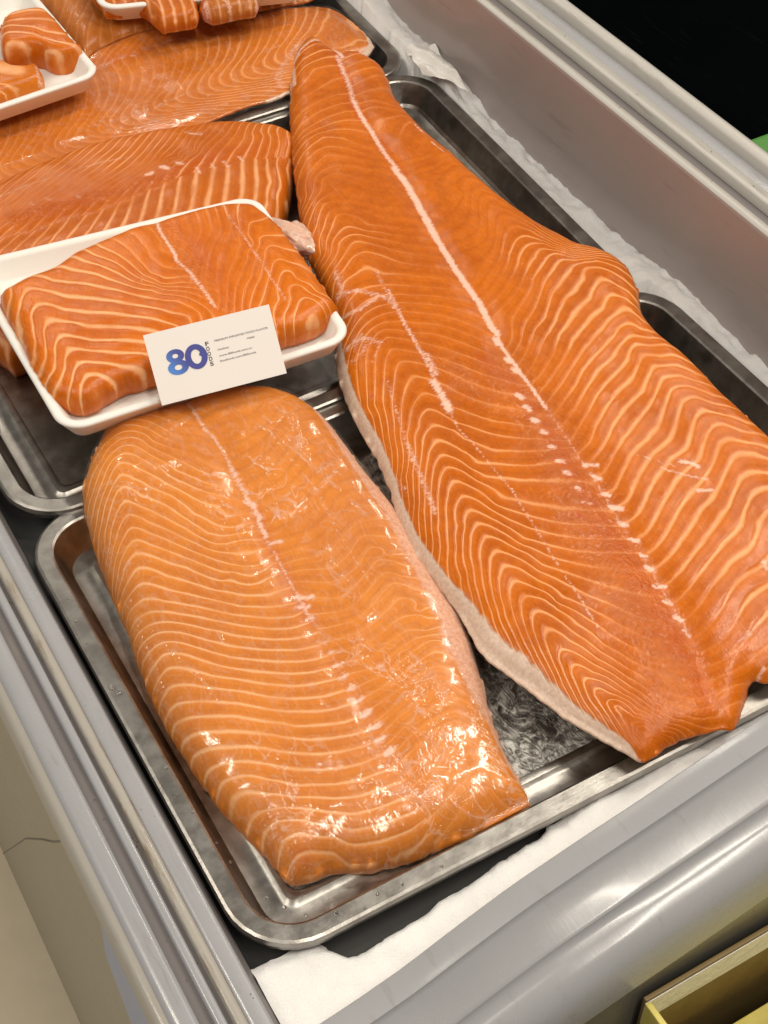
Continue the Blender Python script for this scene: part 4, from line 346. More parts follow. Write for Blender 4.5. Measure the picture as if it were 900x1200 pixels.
441.6,1100.7,-7,462.2,1099.9,-8,443.5,1183.6,-8,434.7,1164.1,-8,431.7,1160.9,-8,418.8,1143.4,-8,396.5,1124.2,-8,394,1111.1,-8,402.8,1102.3,-8,419,1099.9,-8,430.1,1099.2,-8,450.6,1098.3,-9,431.6,1181.7,-9,423,1162.3,-9,420,1159.1,-9,407.2,1141.7,-9,385.2,1122.6,-9,382.8,1109.5,-9,391.6,1100.9,-9,407.7,1098.4,-9,418.7,1097.7,-9,439,1096.8,-10,419.8,1179.8,-10,411.4,1160.5,-10,408.4,1157.4,-10,395.8,1140.1,-10,374,1121,-10,371.6,1108,-10,380.5,1099.6,-10,396.5,1097.1,-10,407.4,1096.2,-10,427.6,1095.3,-11,408.1,1178,-11,399.8,1158.8,-11,396.9,1155.6,-11,384.4,1138.4,-11,362.9,1119.4,-11,360.6,1106.5,-11,369.5,1098.3,-11,385.4,1095.8,-11,396.3,1094.9,-11,416.2,1093.7,-12,396.5,1176.1,-12,388.3,1157,-12,385.4,1153.9,-12,373.2,1136.7,-12,351.8,1117.8,-12,349.6,1105,-12,358.6,1097,-12,374.4,1094.6,-12,385.2,1093.6,-12,404.9,1092.3,-13,385,1174.3,-13,377,1155.3,-13,374.1,1152.2,-13,362,1135.1,-13,340.9,1116.3,-13,338.7,1103.5,-13,347.8,1095.8,-13,363.5,1093.3,-13,374.2,1092.3,-13,393.8,1090.8,-14,373.5,1172.5,-14,365.6,1153.6,-14,362.8,1150.5,-14,350.9,1133.5,-14,330,1114.7,-14,327.9,1102.1,-14,337,1094.6,-14,352.6,1092.1,-14,363.2,1091,-14,382.6,1089.4,-15,362.2,1170.7,-15,354.4,1151.9,-15,351.6,1148.8,-15,339.8,1131.8,-15,319.2,1113.2,-15,317.2,1100.8,-15,326.3,1093.4,-15,341.8,1090.8,-15,352.3,1089.7,-15,371.6,1087.8,-16,350.9,1168.9,-16,343.3,1150.2,-16,340.5,1147.1,-16,328.9,1130.2,-16,308.4,1111.7,-16,306.6,1099.5,-16,315.7,1092.2,-16,331,1089.5,-16,341.5,1088.3,-16,360.5,1086.2,-17,339.7,1167.1,-17,332.2,1148.5,-17,329.5,1145.4,-17,318,1128.7,-17,297.8,1110.2,-17,296.1,1098.3,-17,305.1,1091,-17,320.3,1088.1,-17,330.7,1086.7,-17,349.5,1084.3,-18,328.5,1165.4,-18,321.2,1146.8,-18,318.5,1143.8,-18,307.2,1127.1,-18,287.2,1108.7,-18,285.6,1097.1,-18,294.6,1089.8,-18,309.7,1086.6,-18,319.9,1085,-18,338.5,1082.2,-19,317.5,1163.7,-19,310.3,1145.2,-19,307.6,1142.2,-19,296.5,1125.5,-19,276.7,1107.2,-19,275.2,1095.9,-19,284.2,1088.5,-19,299,1084.9,-19,309.1,1083,-19,327.8,1080.8,-20,306.5,1161.9,-20,299.5,1143.5,-20,296.8,1140.5,-20,285.8,1124,-20,266.2,1105.8,-20,264.9,1094.8,-20,273.7,1087,-20,288.4,1082.9,-20,298.4,1081,-20,317.3,1080.2,-21,295.6,1160.2,-21,288.7,1141.9,-21,286.1,1138.9,-21,275.2,1122.4,-21,255.8,1104.3,-21,254.7,1093.7,-21,263.3,1085.3,-21,277.8,1080.9,-21,288.1,1080.2,-21,307.1,1080.1,-22,284.8,1158.5,-22,278,1140.3,-22,275.5,1137.3,-22,264.7,1120.9,-22,245.6,1103,-22,244.5,1092.7,-22,252.8,1083.1,-22,267.6,1080,-22,277.9,1079.7,-22,297.2,1080.7,-23,274.1,1156.8,-23,267.4,1138.7,-23,264.9,1135.7,-23,254.3,1119.4,-23,235.4,1101.9,-23,234.4,1091.6,-23,242.6,1081.5,-23,257.6,1080,-23,268,1080,-23,287.4,1082],'amp':[(424.3,1163.1,48,0.35),(518.8,1144.2,40,0.6),(308.4,1119.9,40,0.35),(453.5,1116.2,32,0.5),(538.5,1183.5,16,0.3),(468.5,1223.3,32,0.3),(574.3,1131,16,0.3),(602.4,1166.3,24,0.7)],'white':[(2.2,0.5,[[391.1,1204.1],[402.7,1207.8],[410,1208.8],[419.2,1210.3],[424,1205.5]]),(2.95,0.4,[[446,1212.5],[459.5,1213.5],[472.5,1213.2],[480.8,1208.3]]),
(5.11,0.45,[[567.1,1151.4],[543.2,1131.2],[523.7,1110.6],[522.8,1101.6]]),(5.14,0.35,[[577.6,1154.2],[556.8,1140.3],[533.5,1112.5]]),(1.09,0.4,[[510,1126.5],[470.5,1116.3],[436.6,1107.2]]),(3.68,0.7,[[636.5,1132.6],[627,1122.4],[615,1119.2]]),(0.81,0.4,[[472.3,1157.9],[516.4,1157],[541.3,1153.5],[587.5,1159.1],[614.9,1155.3]])],'red':[(8.86,0.3,[[392.2,1206.9],[464.2,1214.3],[557.7,1222.3]])],'tex':[]},'far':{'axis':(0,1,0),'ztop':[(1,0.034),(1.4,0.036)],'round':0.025,'edge':0.016,'groove':0.001,'belly':0.001,'bumps':[],'flap':0,'bot':0.02,'outline':[[328.3,1448.7,24,0],[381.4,1398.2,24,0],[376.7,1294.3,22,0],[375.2,1264.4,22,0],[375.7,1237.7,22,0],[380.3,1217.7,22,0],[394.3,1226.5,24,0],[431.3,1237.1,24,0],[473.9,1234.5,24,0],[522.9,1224.8,24,0],[572.7,1214.9,24,0],[624.4,1215.8,24,0],[669.1,1290.2,26,0],[557.1,1418.6,26,0],[381.6,1497.3,26,0]],'mid':[[423.7,1409.8],[421.9,1294],[416.8,1243.2],[406.7,1196]],'fA':[-4,309.8,1257.3,-4,338.5,1302,-4,349,1342.2,-3,321.3,1257.4,-3,350.5,1302.3,-3,361.2,1342.7,-2,332.9,1257.6,-2,363.2,1305.2,-2,375.7,1351.1,-1,344.6,1257.7,-1,381.3,1326.4,-1,388.8,1353.8,0,356.6,1258.7,0,388.3,1308.5,0,398.6,1345.2,1,372.1,1271.5,1,398.9,1303.6,1,410.6,1344.2,2,382.5,1266.2,2,411.3,1304.2,2,423.7,1346.1,3,392.4,1259.5,3,424.1,1305.7,3,435.9,1345.2,4,404,1258.6,4,436.1,1304.8,4,448.6,1345.6,5,416.6,1260.3,5,448.6,1305.1,5,461.5,1346.4,6,428.6,1259.7,6,461.3,1305.7,6,474.5,1347.2,7,440.7,1259.5,7,474.1,1306.3,7,487.6,1348,8,453.1,1259.9,8,487,1307,8,500.8,1348.8,9,465.5,1260.3,9,500,1307.7,9,514.1,1349.7],'fB':[-4,316.6,1253.4,-4,345.5,1297.9,-4,349,1342.2,-3,328.1,1253.5,-3,357.6,1298.9,-3,361.2,1342.7,-2,339.7,1253.6,-2,372.4,1308.9,-2,375.7,1351.1,-1,351.4,1253.7,-1,384.3,1308.2,-1,388.8,1353.8,0,364.7,1258.9,0,394.1,1300.4,0,398.6,1345.2,1,378.6,1265.8,1,405.9,1299.3,1,410.6,1344.2,2,388,1257.5,2,418.7,1301.2,2,423.7,1346.1,3,398.9,1254.2,3,430.9,1300.8,3,435.9,1345.2,4,411.3,1255.7,4,443.2,1300.5,4,448.6,1345.6,5,423.7,1256.5,5,455.8,1301.1,5,461.5,1346.4,6,435.7,1256,6,468.5,1301.7,6,474.5,1347.2,7,448,1256.3,7,481.4,1302.4,7,487.6,1348,8,460.3,1256.4,8,494.3,1303.1,8,500.8,1348.8,9,472.7,1256.6,9,507.3,1303.7,9,514.1,1349.7],'amp':[(402.2,1266.7,48,0.35)],'white':[],'red':[],'tex':[]},'striped':{'axis':(0,1,0),'ztop':[(0,0.062),(2,0.062)],'round':0.008,'edge':0.009,'groove':0,'belly':0,'bumps':[],'flap':0,'bot':0.03,'outline':[[323,1260.8,58,0],[341.2,1268.1,58,0],[361.3,1260.2,58,0],[364.9,1243.9,58,0],[365.2,1219.3,58,0],[365.4,1195.2,58,0],[367.4,1183.6,54,0],[363.8,1179.8,46,0],[355.5,1179.8,40,0],[345.2,1181.6,37,0],[338.4,1188.5,38,0],[334.5,1198.5,40,0],[327.7,1205.1,42,0],[315.5,1207,42,0],[308.2,1212.3,44,0],[307.3,1225,48,0]],'mid':[[296.7,1236.6],[324.1,1290.9]],'fA':[0,324.2,1258.9,0,332.9,1259.1,0,345.1,1258.8,0,358.7,1251.7,1,320.8,1248.8,1,332.3,1246.3,1,345.6,1238.7,1,358.3,1229.4,1,365.2,1227.7,2,317.3,1245.5,2,325.6,1239.3,2,335.9,1229.1,2,344.2,1213.6,2,356,1202.6,2,363.8,1203.4,3,311.3,1228.6,3,
316.1,1229.9,3,324.4,1225,3,336.2,1213.9,3,346.1,1197.7,3,355.6,1186.3,3,361.6,1181.8,4,303.1,1199.4,4,308.8,1212.9,4,316,1213.4,4,326.7,1204.6,4,339,1189.8,4,350.4,1179.2,4,357.6,1166.1,5,303,1183.1,5,309,1194,5,316.7,1193.7,5,325.8,1186.4,5,337.2,1169.7,5,341.7,1161,6,308.6,1171.8,6,314.6,1172.4,6,322.7,1167.8,6,331.4,1154.8,6,342.9,1144.1],'fB':[0,324.2,1258.9,0,332.9,1259.1,0,345.1,1258.8,0,358.7,1251.7,1,320.8,1248.8,1,332.3,1246.3,1,345.6,1238.7,1,358.3,1229.4,1,365.2,1227.7,2,317.3,1245.5,2,325.6,1239.3,2,335.9,1229.1,2,344.2,1213.6,2,356,1202.6,2,363.8,1203.4,3,311.3,1228.6,3,316.1,1229.9,3,324.4,1225,3,336.2,1213.9,3,346.1,1197.7,3,355.6,1186.3,3,361.6,1181.8,4,303.1,1199.4,4,308.8,1212.9,4,316,1213.4,4,326.7,1204.6,4,339,1189.8,4,350.4,1179.2,4,357.6,1166.1,5,303,1183.1,5,309,1194,5,316.7,1193.7,5,325.8,1186.4,5,337.2,1169.7,5,341.7,1161,6,308.6,1171.8,6,314.6,1172.4,6,322.7,1167.8,6,331.4,1154.8,6,342.9,1144.1],'amp':[],'white':[],'red':[],'tex':[]},'flat':{'axis':(0,1,0),'ztop':[(0,0.05),(2,0.05)],'round':0.008,'edge':0.009,'groove':0,'belly':0,'bumps':[],'flap':0,'bot':0.03,'outline':[[285.2,1233.6,50,0],[303.1,1216.7,50,0],[308.9,1200.1,50,0],[318.1,1193.8,48,0],[326.1,1194.8,46,0],[327.7,1189.1,40,0],[325.8,1173.1,37,0],[318.3,1166.5,36,0],[304.9,1164.6,36,0],[290.4,1163.4,36,0],[280.7,1162.7,36,0],[257.8,1163.4,36,0]],'mid':[[295.2,1333.3],[251.5,1203.7]],'fA':[0,283.2,1161.8,0,290.4,1149.8,0,301.1,1147.5,1,279.6,1152,1,288,1143.4,1,301.5,1143.4,2,285.6,1168.8,2,293.1,1163.5,2,302.6,1163,3,308.2,1212.4,3,299.6,1180.2,3,307,1168.7,4,276.2,1142.4,4,285.6,1137],'fB':[0,283.2,1161.8,0,290.4,1149.8,0,301.1,1147.5,1,279.6,1152,1,288,1143.4,1,301.5,1143.4,2,285.6,1168.8,2,293.1,1163.5,2,302.6,1163,3,308.2,1212.4,3,299.6,1180.2,3,307,1168.7,4,276.2,1142.4,4,285.6,1137],'amp':[],'white':[(2.91,0.5,[[326.2,1190.3],[317.3,1153.2]])],'red':[],'tex':[]},'draped':{'axis':(0,1,0),'ztop':[(0,0.058),(2,0.058)],'round':0.008,'edge':0.01,'groove':0,'belly':0,'bumps':[],'flap':0,'bot':0.04,'outline':[[423.4,1288.9,58,0],[414.7,1251.9,56,0],[415.1,1242.7,50,0],[426,1236.5,50,0],[438.8,1236.4,50,0],[443.8,1229.3,46,0],[446.3,1216.5,42,0],[447.5,1202.8,38,0],[447.8,1192.6,36,0],[453.9,1190.9,36,0],[463.9,1189.3,40,0],[474.8,1186.6,40,0],[482.8,1188.5,42,0],[486.6,1195.8,46,0],[489.6,1204.2,54,0],[505.7,1241.8,58,0]],'mid':[[412.5,1304.6],[382.7,1230.2]],'fA':[0,427.9,1258.4,0,416.3,1210.9,0,408.2,1172.4,1,436.8,1253.3,1,425.1,1205.9,1,416.8,1167.4,2,445.8,1248.1,2,433.8,1200.9,2,425.4,1162.5,3,454.7,1243,3,443.5,1198.3,3,434,1157.6,4,463.7,1237.9,4,451.3,1190.9,4,442.6,1152.7,5,472.7,1232.7,5,464.4,1197,5,451.2,1147.8,6,481.6,1227.6,6,469,1181.1,6,459.7,1142.8,7,490.6,1222.5,7,477.6,1175.8,7,468.3,1137.9],'fB':[0,427.9,1258.4,0,416.3,1210.9,0,408.2,1172.4,1,436.8,1253.3,1,425.1,1205.9,1,416.8,1167.4,2,445.8,1248.1,2,433.8,1200.9,2,425.4,1162.5,3,454.7,1243,3,443.5,1198.3,3,434,1157.6,4,463.7,1237.9,4,451.3,1190.9,4,442.6,1152.7,5,472.7,1232.7,5,464.4,1197,
5,451.2,1147.8,6,481.6,1227.6,6,469,1181.1,6,459.7,1142.8,7,490.6,1222.5,7,477.6,1175.8,7,468.3,1137.9],'amp':[],'white':[(1.49,0.4,[[407,1228.6],[422.5,1221.5]]),(1.11,0.6,[[434.7,1214.6],[435,1186.2],[434,1155.9]])],'red':[(3.74,0.5,[[408.8,1233],[427,1226.1]])],'tex':[]},'pink':{'axis':(0,1,0),'ztop':[(0,0.058),(2,0.058)],'round':0.008,'edge':0.01,'groove':0,'belly':0,'bumps':[],'flap':0,'bot':0.04,'outline':[[507.1,1241,58,0],[494.9,1209.6,56,0],[490.5,1195.9,50,0],[492.9,1189.8,42,0],[494.4,1184.2,40,0],[503.9,1181.7,42,0],[516.8,1180.9,44,0],[529.1,1178.7,46,0],[537.2,1177,48,0],[544.1,1185.2,50,0],[546,1195.7,54,0],[550.5,1220.6,56,0]],'mid':[[412.5,1304.6],[382.7,1230.2]],'fA':[0,501.1,1219.1,0,493.2,1178.1,0,488.5,1155.6,1,509.9,1211.4,1,501.1,1173,1,496.5,1151,2,519.5,1205.9,2,509.2,1168.3,2,504.6,1146.4,3,529.2,1200.4,3,517.3,1163.7,3,512.6,1141.8,4,538.9,1195,4,525.5,1159,4,520.6,1137.2],'fB':[0,501.1,1219.1,0,493.2,1178.1,0,488.5,1155.6,1,509.9,1211.4,1,501.1,1173,1,496.5,1151,2,519.5,1205.9,2,509.2,1168.3,2,504.6,1146.4,3,529.2,1200.4,3,517.3,1163.7,3,512.6,1141.8,4,538.9,1195,4,525.5,1159,4,520.6,1137.2],'amp':[],'white':[(3.73,0.6,[[494.4,1195.5],[482.5,1159]]),(2.24,0.6,[[511.9,1191.9],[515.3,1157.8]]),(1.5,0.7,[[540.8,1183.4],[530.2,1159.9]])],'red':[(5.23,0.7,[[496.4,1207.6],[483.8,1158.3]])],'tex':[]}}

# ---------------------------------------------------------------- floor and freezer
fl = mesh_obj('floor', [(-3, -3, -.85), (4, -3, -.85), (4, 5, -.85), (-3, 5, -.85)], [(0, 1, 2, 3)], M['tile'], None, False); tag(fl, 'beige shop floor', None, None, 'structure'); del fl['label']
Y0, Y1 = -.35, 1.75
fz = empty('chest_freezer', (.40, .70, -.85), 'open grey supermarket chest freezer holding the salmon trays', 'freezer')
def fpart(o): o.parent = fz; o.matrix_parent_inverse = Matrix.Translation((-.40, -.70, .85)); return o
def rnd(a, b, n=5, bulge=1.):   # quarter-ish arc between two profile points, convex upward
    out = []
    for i in range(1, n):
        t = i/n*math.pi/2
        out.append((a[0]+(b[0]-a[0])*(1-math.cos(t)), a[1]+(b[1]-a[1])*math.sin(t)))
    return out
# left rail, outside to inside
fpart(extrude_y('side_panel', [(.0635, -.85), (.0635, -.020)], Y0, Y1, M['side']))
fpart(extrude_y('cream_edge', [(.0625, -.024), (.0618, -.012)] + rnd((.0618, -.012), (.0700, -.0030)) + [(.0700, -.0030)], Y0, Y1, M['cream'], smooth=True))
fpart(extrude_y('rail', [(.0700, -.0030), (.0715, -.0010), (.0755, .0006), (.080, .0008), (.0832, .0), (.0838, -.004)], Y0, Y1, M['shell'], smooth=True))
fpart(extrude_y('dark_strip', [(.0838, -.004), (.0905, -.004)], Y0, Y1, M['groove']))
fpart(extrude_y('rail', [(.0905, -.004), (.0908, .0006), (.0925, .0014), (.0955, .0012), (.0962, 0), (.0965, -.003)], Y0, Y1, M['shell'], smooth=True))
fpart(extrude_y('dark_strip', [(.0965, -.003), (.0990, -.003)], Y0, Y1, M['groove']))
fpart(extrude_y('glass_track', [(.0990, -.003), (.0994, .0018), (.1010, .0026), (.1045, .0022), (.1056, .0004)], Y0, Y1, M['dirty'], smooth=True))
fpart(extrude_y('rail', [(.1056, .0004), (.1062, .0016), (.1090, .0020), (.1150, .0018), (.1168, .0005), (.1172, -.003)], Y0, Y1, M['shell'], smooth=True))
fpart(extrude_y('liner', [(.1172, -.003), (.1215, -.012), (.1222, -.30)], Y0, Y1, M['groove']))
# right wall and rail
H = .093
fpart(extrude_y('liner', [(.6785, -.30), (.6779, H-.002), (.6785, H)], .30, Y1, M['liner']))
fpart(extrude_y('glass_track', [(.6785, H), (.6800, H+.0015), (.6840, H+.0015), (.6855, H-.001), (.6860, H-.006)], Y0, Y1, M['track'], smooth=True))
fpart(extrude_y('glass_track', [(.6860, H-.006), (.6935, H-.006)], Y0, Y1, M['dirty']))
fpart(extrude_y('dark_strip', [(.6935, H-.0062), (.7010, H-.0062)], Y0, Y1, M['groove']))
fpart(extrude_y('glass_track', [(.7010, H-.006), (.7018, H+.001), (.7035, H+.0025), (.7080, H), (.7150, H-.001), (.7160, H-.005)], Y0, Y1, M['track'], smooth=True))
fpart(extrude_y('rail', [(.7160, H-.005), (.7310, H-.005)], Y0, Y1, M['shell']))
fpart(extrude_y('rail', [(.7310, H-.005), (.7318, H+.002), (.7340, H+.004), (.7400, H+.004), (.7450, H+.002), (.7490, H-.003), (.7505, H-.010), (.7505, -.85)], Y0, Y1, M['track'], smooth=True))
# arched end cap: height of its crest along x
ZT = [(.118, .000), (.136, .0036), (.160, .009), (.187, .017), (.221, .032), (.252, .044), (.294, .055), (.332, .0635), (.375, .0745), (.413, .084), (.46, .091), (.52, .093), (.75, .093)]
def sweep_end(name, prof, mat, smooth=True, x0=.121, x1=.749, n=60):
    V = []; F = []; k = len(prof)
    for j in range(n+1):
        x = x0+(x1-x0)*j/n; z = lerp_table(x, ZT)
        t = min(1, (x-x0)/.10); t = t*t*(3-2*t)
        for oy, dz in prof: V.append((x, .306-oy, (z+dz) if dz > -.5 else -.85))
    for j in range(n):
        for i in range(k-1): F.append((j*k+i, j*k+i+1, (j+1)*k+i+1, (j+1)*k+i))
    return fpart(mesh_obj(name, V, F, mat, None, smooth))
sweep_end('inner_wall', [(0, -.40), (0, -.001)], M['liner'], False)
sweep_end('end_cap', [(0, -.001), (.001, 0), (.015, -.0005)], M['cap'])
sweep_end('end_cap', [(.015, -.0005), (.0165, -.004), (.037, -.005), (.039, -.0065)], M['cap'])
sweep_end('end_cap', [(.039, -.0065), (.041, -.0105), (.047, -.0105), (.053, -.0125), (.059, -.017), (.063, -.023), (.066, -.032), (.067, -.045)], M['cap'])
sweep_end('end_panel', [(.067, -.045), (.066, -.06), (.066, -.9)], M['endside'])
fpart(box('well_floor', .122, .678, .30, Y1, -.32, -.30, M['dark'], None, 0))
# blue printed streak on the side panel
fpart(mesh_obj('decal', [(.0629, .30, -.022), (.0629, .432, -.022), (.0629, .433, -.034), (.0629, .447, -.094), (.0629, .436, -.118), (.0629, .424, -.144), (.0629, .38, -.20), (.0629, .30, -.34)], [(0, 1, 2, 3, 4, 5, 6, 7)], M['bluedecal'], None, False))
sv = []; sp = [(.4905, -.026), (.530, -.085), (.590, -.170), (.70, -.33), (.84, -.55), (1.03, -.848)]
for y, z in sp: sv += [(.0629, y, z), (.0629, y+.0022, z-.0015)]
fpart(mesh_obj('panel_seam', sv, [(2*i, 2*i+1, 2*i+3, 2*i+2) for i in range(len(sp)-1)], M['dark'], None, False))

# black shelf added as dark fill beyond the freezer, green strip on it
bs = empty('dark_fill_block', (1.6, 1.2, -.85), 'black shelf added to fill the dark area behind the freezer', 'block')
o = box('body', .757, 2.6, -.3, 3.2, -.85, -.12, M['black'], bs, .004); o.matrix_parent_inverse = Matrix.Translation((-1.6, -1.2, .85))
o = box('block_lip', 1.30, 1.32, .3, 2.6, -.119, -.112, M['black'], bs, .004); o.matrix_parent_inverse = Matrix.Translation((-1.6, -1.2, .85))
GRN = tag(box('green_crate', .905, .990, .80, .892, -.1195, -.05, M['green'], None, .004), 'bright green crate at the far right edge on the black shelf', 'crate')

V = []; F = []
def grit(x, y, z, r):
    b = len(V)
    for dx, dy, dz in ((1, 0, 0), (-.5, .8, 0), (-.6, -.7, 0), (0, 0, .8)): V.append((x+dx*r*random.uniform(.6, 1.5), y+dy*r*random.uniform(.6, 2.2), z+dz*r))
    F.extend([(b, b+1, b+3), (b+1, b+2, b+3), (b+2, b, b+3), (b, b+2, b+1)])
for _ in range(170): grit(.6885+abs(random.gauss(0, .0018)), random.choice((random.uniform(.6, 1.6), random.gauss(.86, .05), random.gauss(1.2, .08))), H-.0058, random.uniform(.0003, .0009))
for _ in range(30): grit(random.uniform(.703, .714), random.uniform(.6, 1.6), H+.0004, random.uniform(.0003, .0007))
for _ in range(60): grit(random.choice((.0970, .0985, .0880, .1000)), random.uniform(.33, .95), -.0028, random.uniform(.0002, .0006))
for _ in range(14): grit(random.uniform(.108, .114), random.uniform(.33, .9), .0019, random.uniform(.0002, .0005))
tag(mesh_obj('grit', V, F, simple('grit_brown', (.10, .075, .05), .7), None, False), 'scattered brown grit caught along the lid tracks of the freezer', 'grit', None, 'stuff')

# ---------------------------------------------------------------- trays
PROF = [(.0005, -.0075), (0, -.004), (.0008, -.0008), (.0025, 0), (.0115, 0), (.0130, -.0010), (.0142, -.0035), (.0200, -.0190), (.0225, -.0215), (.0260, -.0220), (.0330, -.0220), (.0350, -.0212), (.0370, -.0198), (.0395, -.0195), (.0420, -.0200)]
def inset_loop(quad, d, R, n=8):
    """rounded loop inside a convex quad (counter-clockwise)"""
    Q = [Vector(q) for q in quad]; k = len(Q); L = []
    r = max(R-d, .006)
    for i in range(k):
        a, b, c = Q[i-1], Q[i], Q[(i+1) % k]
        e1 = (b-a).normalized(); e2 = (c-b).normalized()
        n1 = Vector((-e1.y, e1.x)); n2 = Vector((-e2.y, e2.x))
        # centre of the corner circle: distance d + r from both edges
        s = d+r; den = e1.x*e2.y-e1.y*e2.x
        cc = b + (n1*s*1.0 + n2*s*1.0)/(1+n1.dot(n2))
        a1 = math.atan2(-n1.y, -n1.x); a2 = math.atan2(-n2.y, -n2.x)
        while a2 < a1: a2 += 2*math.pi
        for j in range(n+1):
            t = a1+(a2-a1)*j/n; L.append((cc.x+r*math.cos(t), cc.y+r*math.sin(t)))
    return L
TR = {}
def quad_inset(Q, P_):
    P_ = np.asarray(P_, float); k = len(Q); D = np.full(len(P_), 1e9)
    for i in range(k):
        a = np.array(Q[i]); b = np.array(Q[(i+1) % k]); e = (b-a)/np.linalg.norm(b-a)
        D = np.minimum(D, -(e[1]*(P_[:, 0]-a[0])-e[0]*(P_[:, 1]-a[1])))
    return D
TRAYS = [([(.1226, .3490), (.6572, .3490), (.6572, .7220), (.1226, .7150)], 0.000, 'front'),
         ([(.1270, .7090), (.6440, .7235), (.6600, 1.0850), (.1250, 1.0780)], .0032, 'middle'),
         ([(.1200, 1.0720), (.6520, 1.0780), (.6660, 1.4450), (.1200, 1.4400)], .0064, 'back')]
def tray_top(P_):
    z = np.full(len(P_), -.30); xs = [p[0] for p in PROF[3:]]; zs = [p[1] for p in PROF[3:]]
    for Q, z0, _ in TRAYS:
        d = quad_inset(Q, P_); zz = np.interp(d, xs, zs)+z0
        z = np.where(d > -.0005, np.maximum(z, zz), z)
    return z
LBL = {'front': 'stainless steel tray nearest the camera, under the film-wrapped fillet', 'middle': 'stainless steel tray in the middle, under the foam tray with the card', 'back': 'stainless steel tray farthest back, under the long film-covered fillet'}
for Q, z0, nm in TRAYS:
    cx = sum(q[0] for q in Q)/4; cy = sum(q[1] for q in Q)/4; loc = (cx, cy, z0-.022)
    t = empty('steel_tray', loc, LBL[nm], 'tray', 'stainless steel trays in the freezer')
    V = []; F = []; loops = [inset_loop(Q, d, .042) for d, _ in PROF]; k = len(loops[0])
    sag = lambda x, y: .0006*math.sin(x*31+y*17)
    for Lp, (d, z) in zip(loops, PROF): V += [(x, y, z+z0+(sag(x, y) if d > .02 else 0)) for x, y in Lp]
    nl = len(loops)
    wall = nl-1
    for j in range(wall):
        for i in range(k): F.append((j*k+i, j*k+(i+1) % k, (j+1)*k+(i+1) % k, (j+1)*k+i))
    mesh_obj('rim_and_wall', rel(V, loc), F, M['steel'], t, sharp=22)
    # lip thickness on the outside
    V2 = [(x, y, -.0075+z0) for x, y in inset_loop(Q, .0005, .042)] + [(x, y, -.0060+z0) for x, y in inset_loop(Q, .0016, .042)]
    mesh_obj('lip', rel(V2, loc), [(i, (i+1) % k, k+(i+1) % k, k+i) for i in range(k)], M['steel'], t)
    Lp = loops[-1]; V3 = [(x, y, PROF[-1][1]+z0) for x, y in Lp]
    mesh_obj('tray_floor', rel(V3, loc), [tuple(range(k))], M['frosted'] if nm == 'front' else M['steel'], t, False)
# water drops on the front tray's rim
DR = [(.1285, .560, .0022), (.1300, .5545, .0020), (.133, .49, .0012), (.1300, .470, .001), (.134, .455, .0011), (.137, .43, .0008), (.139, .415, .0012), (.146, .385, .001), (.152, .375, .0012), (.160, .365, .0009), (.175, .358, .0013), (.190, .353, .0008), (.20, .357, .0012), (.215, .355, .0008), (.24, .354, .0011), (.128, .62, .0011), (.131, .64, .0009), (.127, .60, .0008)]
for x, y, r in DR:
    bm = bmesh.new(); bmesh.ops.create_icosphere(bm, subdivisions=2, radius=r)
    for v in bm.verts: v.co.z = v.co.z*.45 if v.co.z > 0 else v.co.z*.12
    me = bpy.data.meshes.new('water_drop'); bm.to_mesh(me); bm.free(); me.shade_smooth(); me.materials.append(M['drop'])
    o = bpy.data.objects.new('water_drop', me); C.objects.link(o); o.location = (x, y, .0003)
    tag(o, 'tiny clear water drop lying on the rim of the front steel tray', 'water drop', 'water drops on the front tray rim')

# ---------------------------------------------------------------- frost
def slab(name, poly_edge, x0, x1, y0, y1, zf, step, label, thick=.03):
    nx = max(2, int((x1-x0)/step)); ny = max(2, int((y1-y0)/step)); V = []; F = []
    for j in range(ny+1):
        for i in range(nx+1):
            u, v = i/nx, j/ny; x, y = poly_edge(u, v)
            V.append((x, y, zf(x, y, u, v)))
    for j in range(ny):
        for i in range(nx): a = j*(nx+1)+i; F.append((a, a+1, a+nx+2, a+nx+1))
    o = mesh_obj(name, V, F, M['ice']); return tag(o, label, 'frost', None, 'stuff')
def nz(x, y, s, a): return a*mnoise.fractal(Vector((x*s, y*s, .3)), 1., 2., 4)
def zr(x, y, u, v):
    z = lerp_table(y, [(.35, -.012), (.58, -.014), (.70, -.002), (.80, -.012), (.93, -.010), (1.04, .006), (1.10, .012), (1.21, .020), (1.5, .02)])
    z += nz(x, y, 60, .0030)+nz(x, y, 14, .004)
    xe = lerp_table(y, [(.349, .6572), (.722, .6572), (.723, .6450), (1.05, .6590), (1.072, .6570), (1.085, .650), (1.09, .6525), (1.13, .654), (1.445, .666)])
    if x < xe+.0012: z = -.022
    if u > .8: z += nz(x, y, 90, .0022)+nz(x, y, 24, .003)
    return z
slab('frost', lambda u, v: (.640+.0395*u, .345+1.15*v), .640, .680, .345, 1.495, zr, .0022, 'white band of frost between the trays and the right freezer wall')
ED = [(.120, .358), (.158, .358), (.172, .341), (.185, .338), (.200, .339), (.215, .341), (.235, .344), (.27, .3475), (.30, .350), (.33, .354), (.36, .357), (.70, .357)]
def zf(x, y, u, v):
    z = -.010+nz(x, y, 50, .0025)+nz(x, y, 13, .003)
    if v > .86: z -= (v-.86)*.03+abs(nz(x, y, 200, .0015))
    if v > .97 and .165 < x < .31: z -= .03
    return z
slab('frost', lambda u, v: (.1215+.556*u, .3055+(lerp_table(.1215+.556*u, ED)+.0012*math.sin(u*300)*0+nz(u*.55, .2, 60, .0018)-.3055)*v), .12, .678, .305, .352, zf, .0025, 'white frost ledge between the front tray and the arched freezer end')
# added board under the trays, dark in place of the gap's shade
fpart(box('dark_board', .124, .676, .33, 1.46, -.040, -.0285, M['dark'], None, .001))

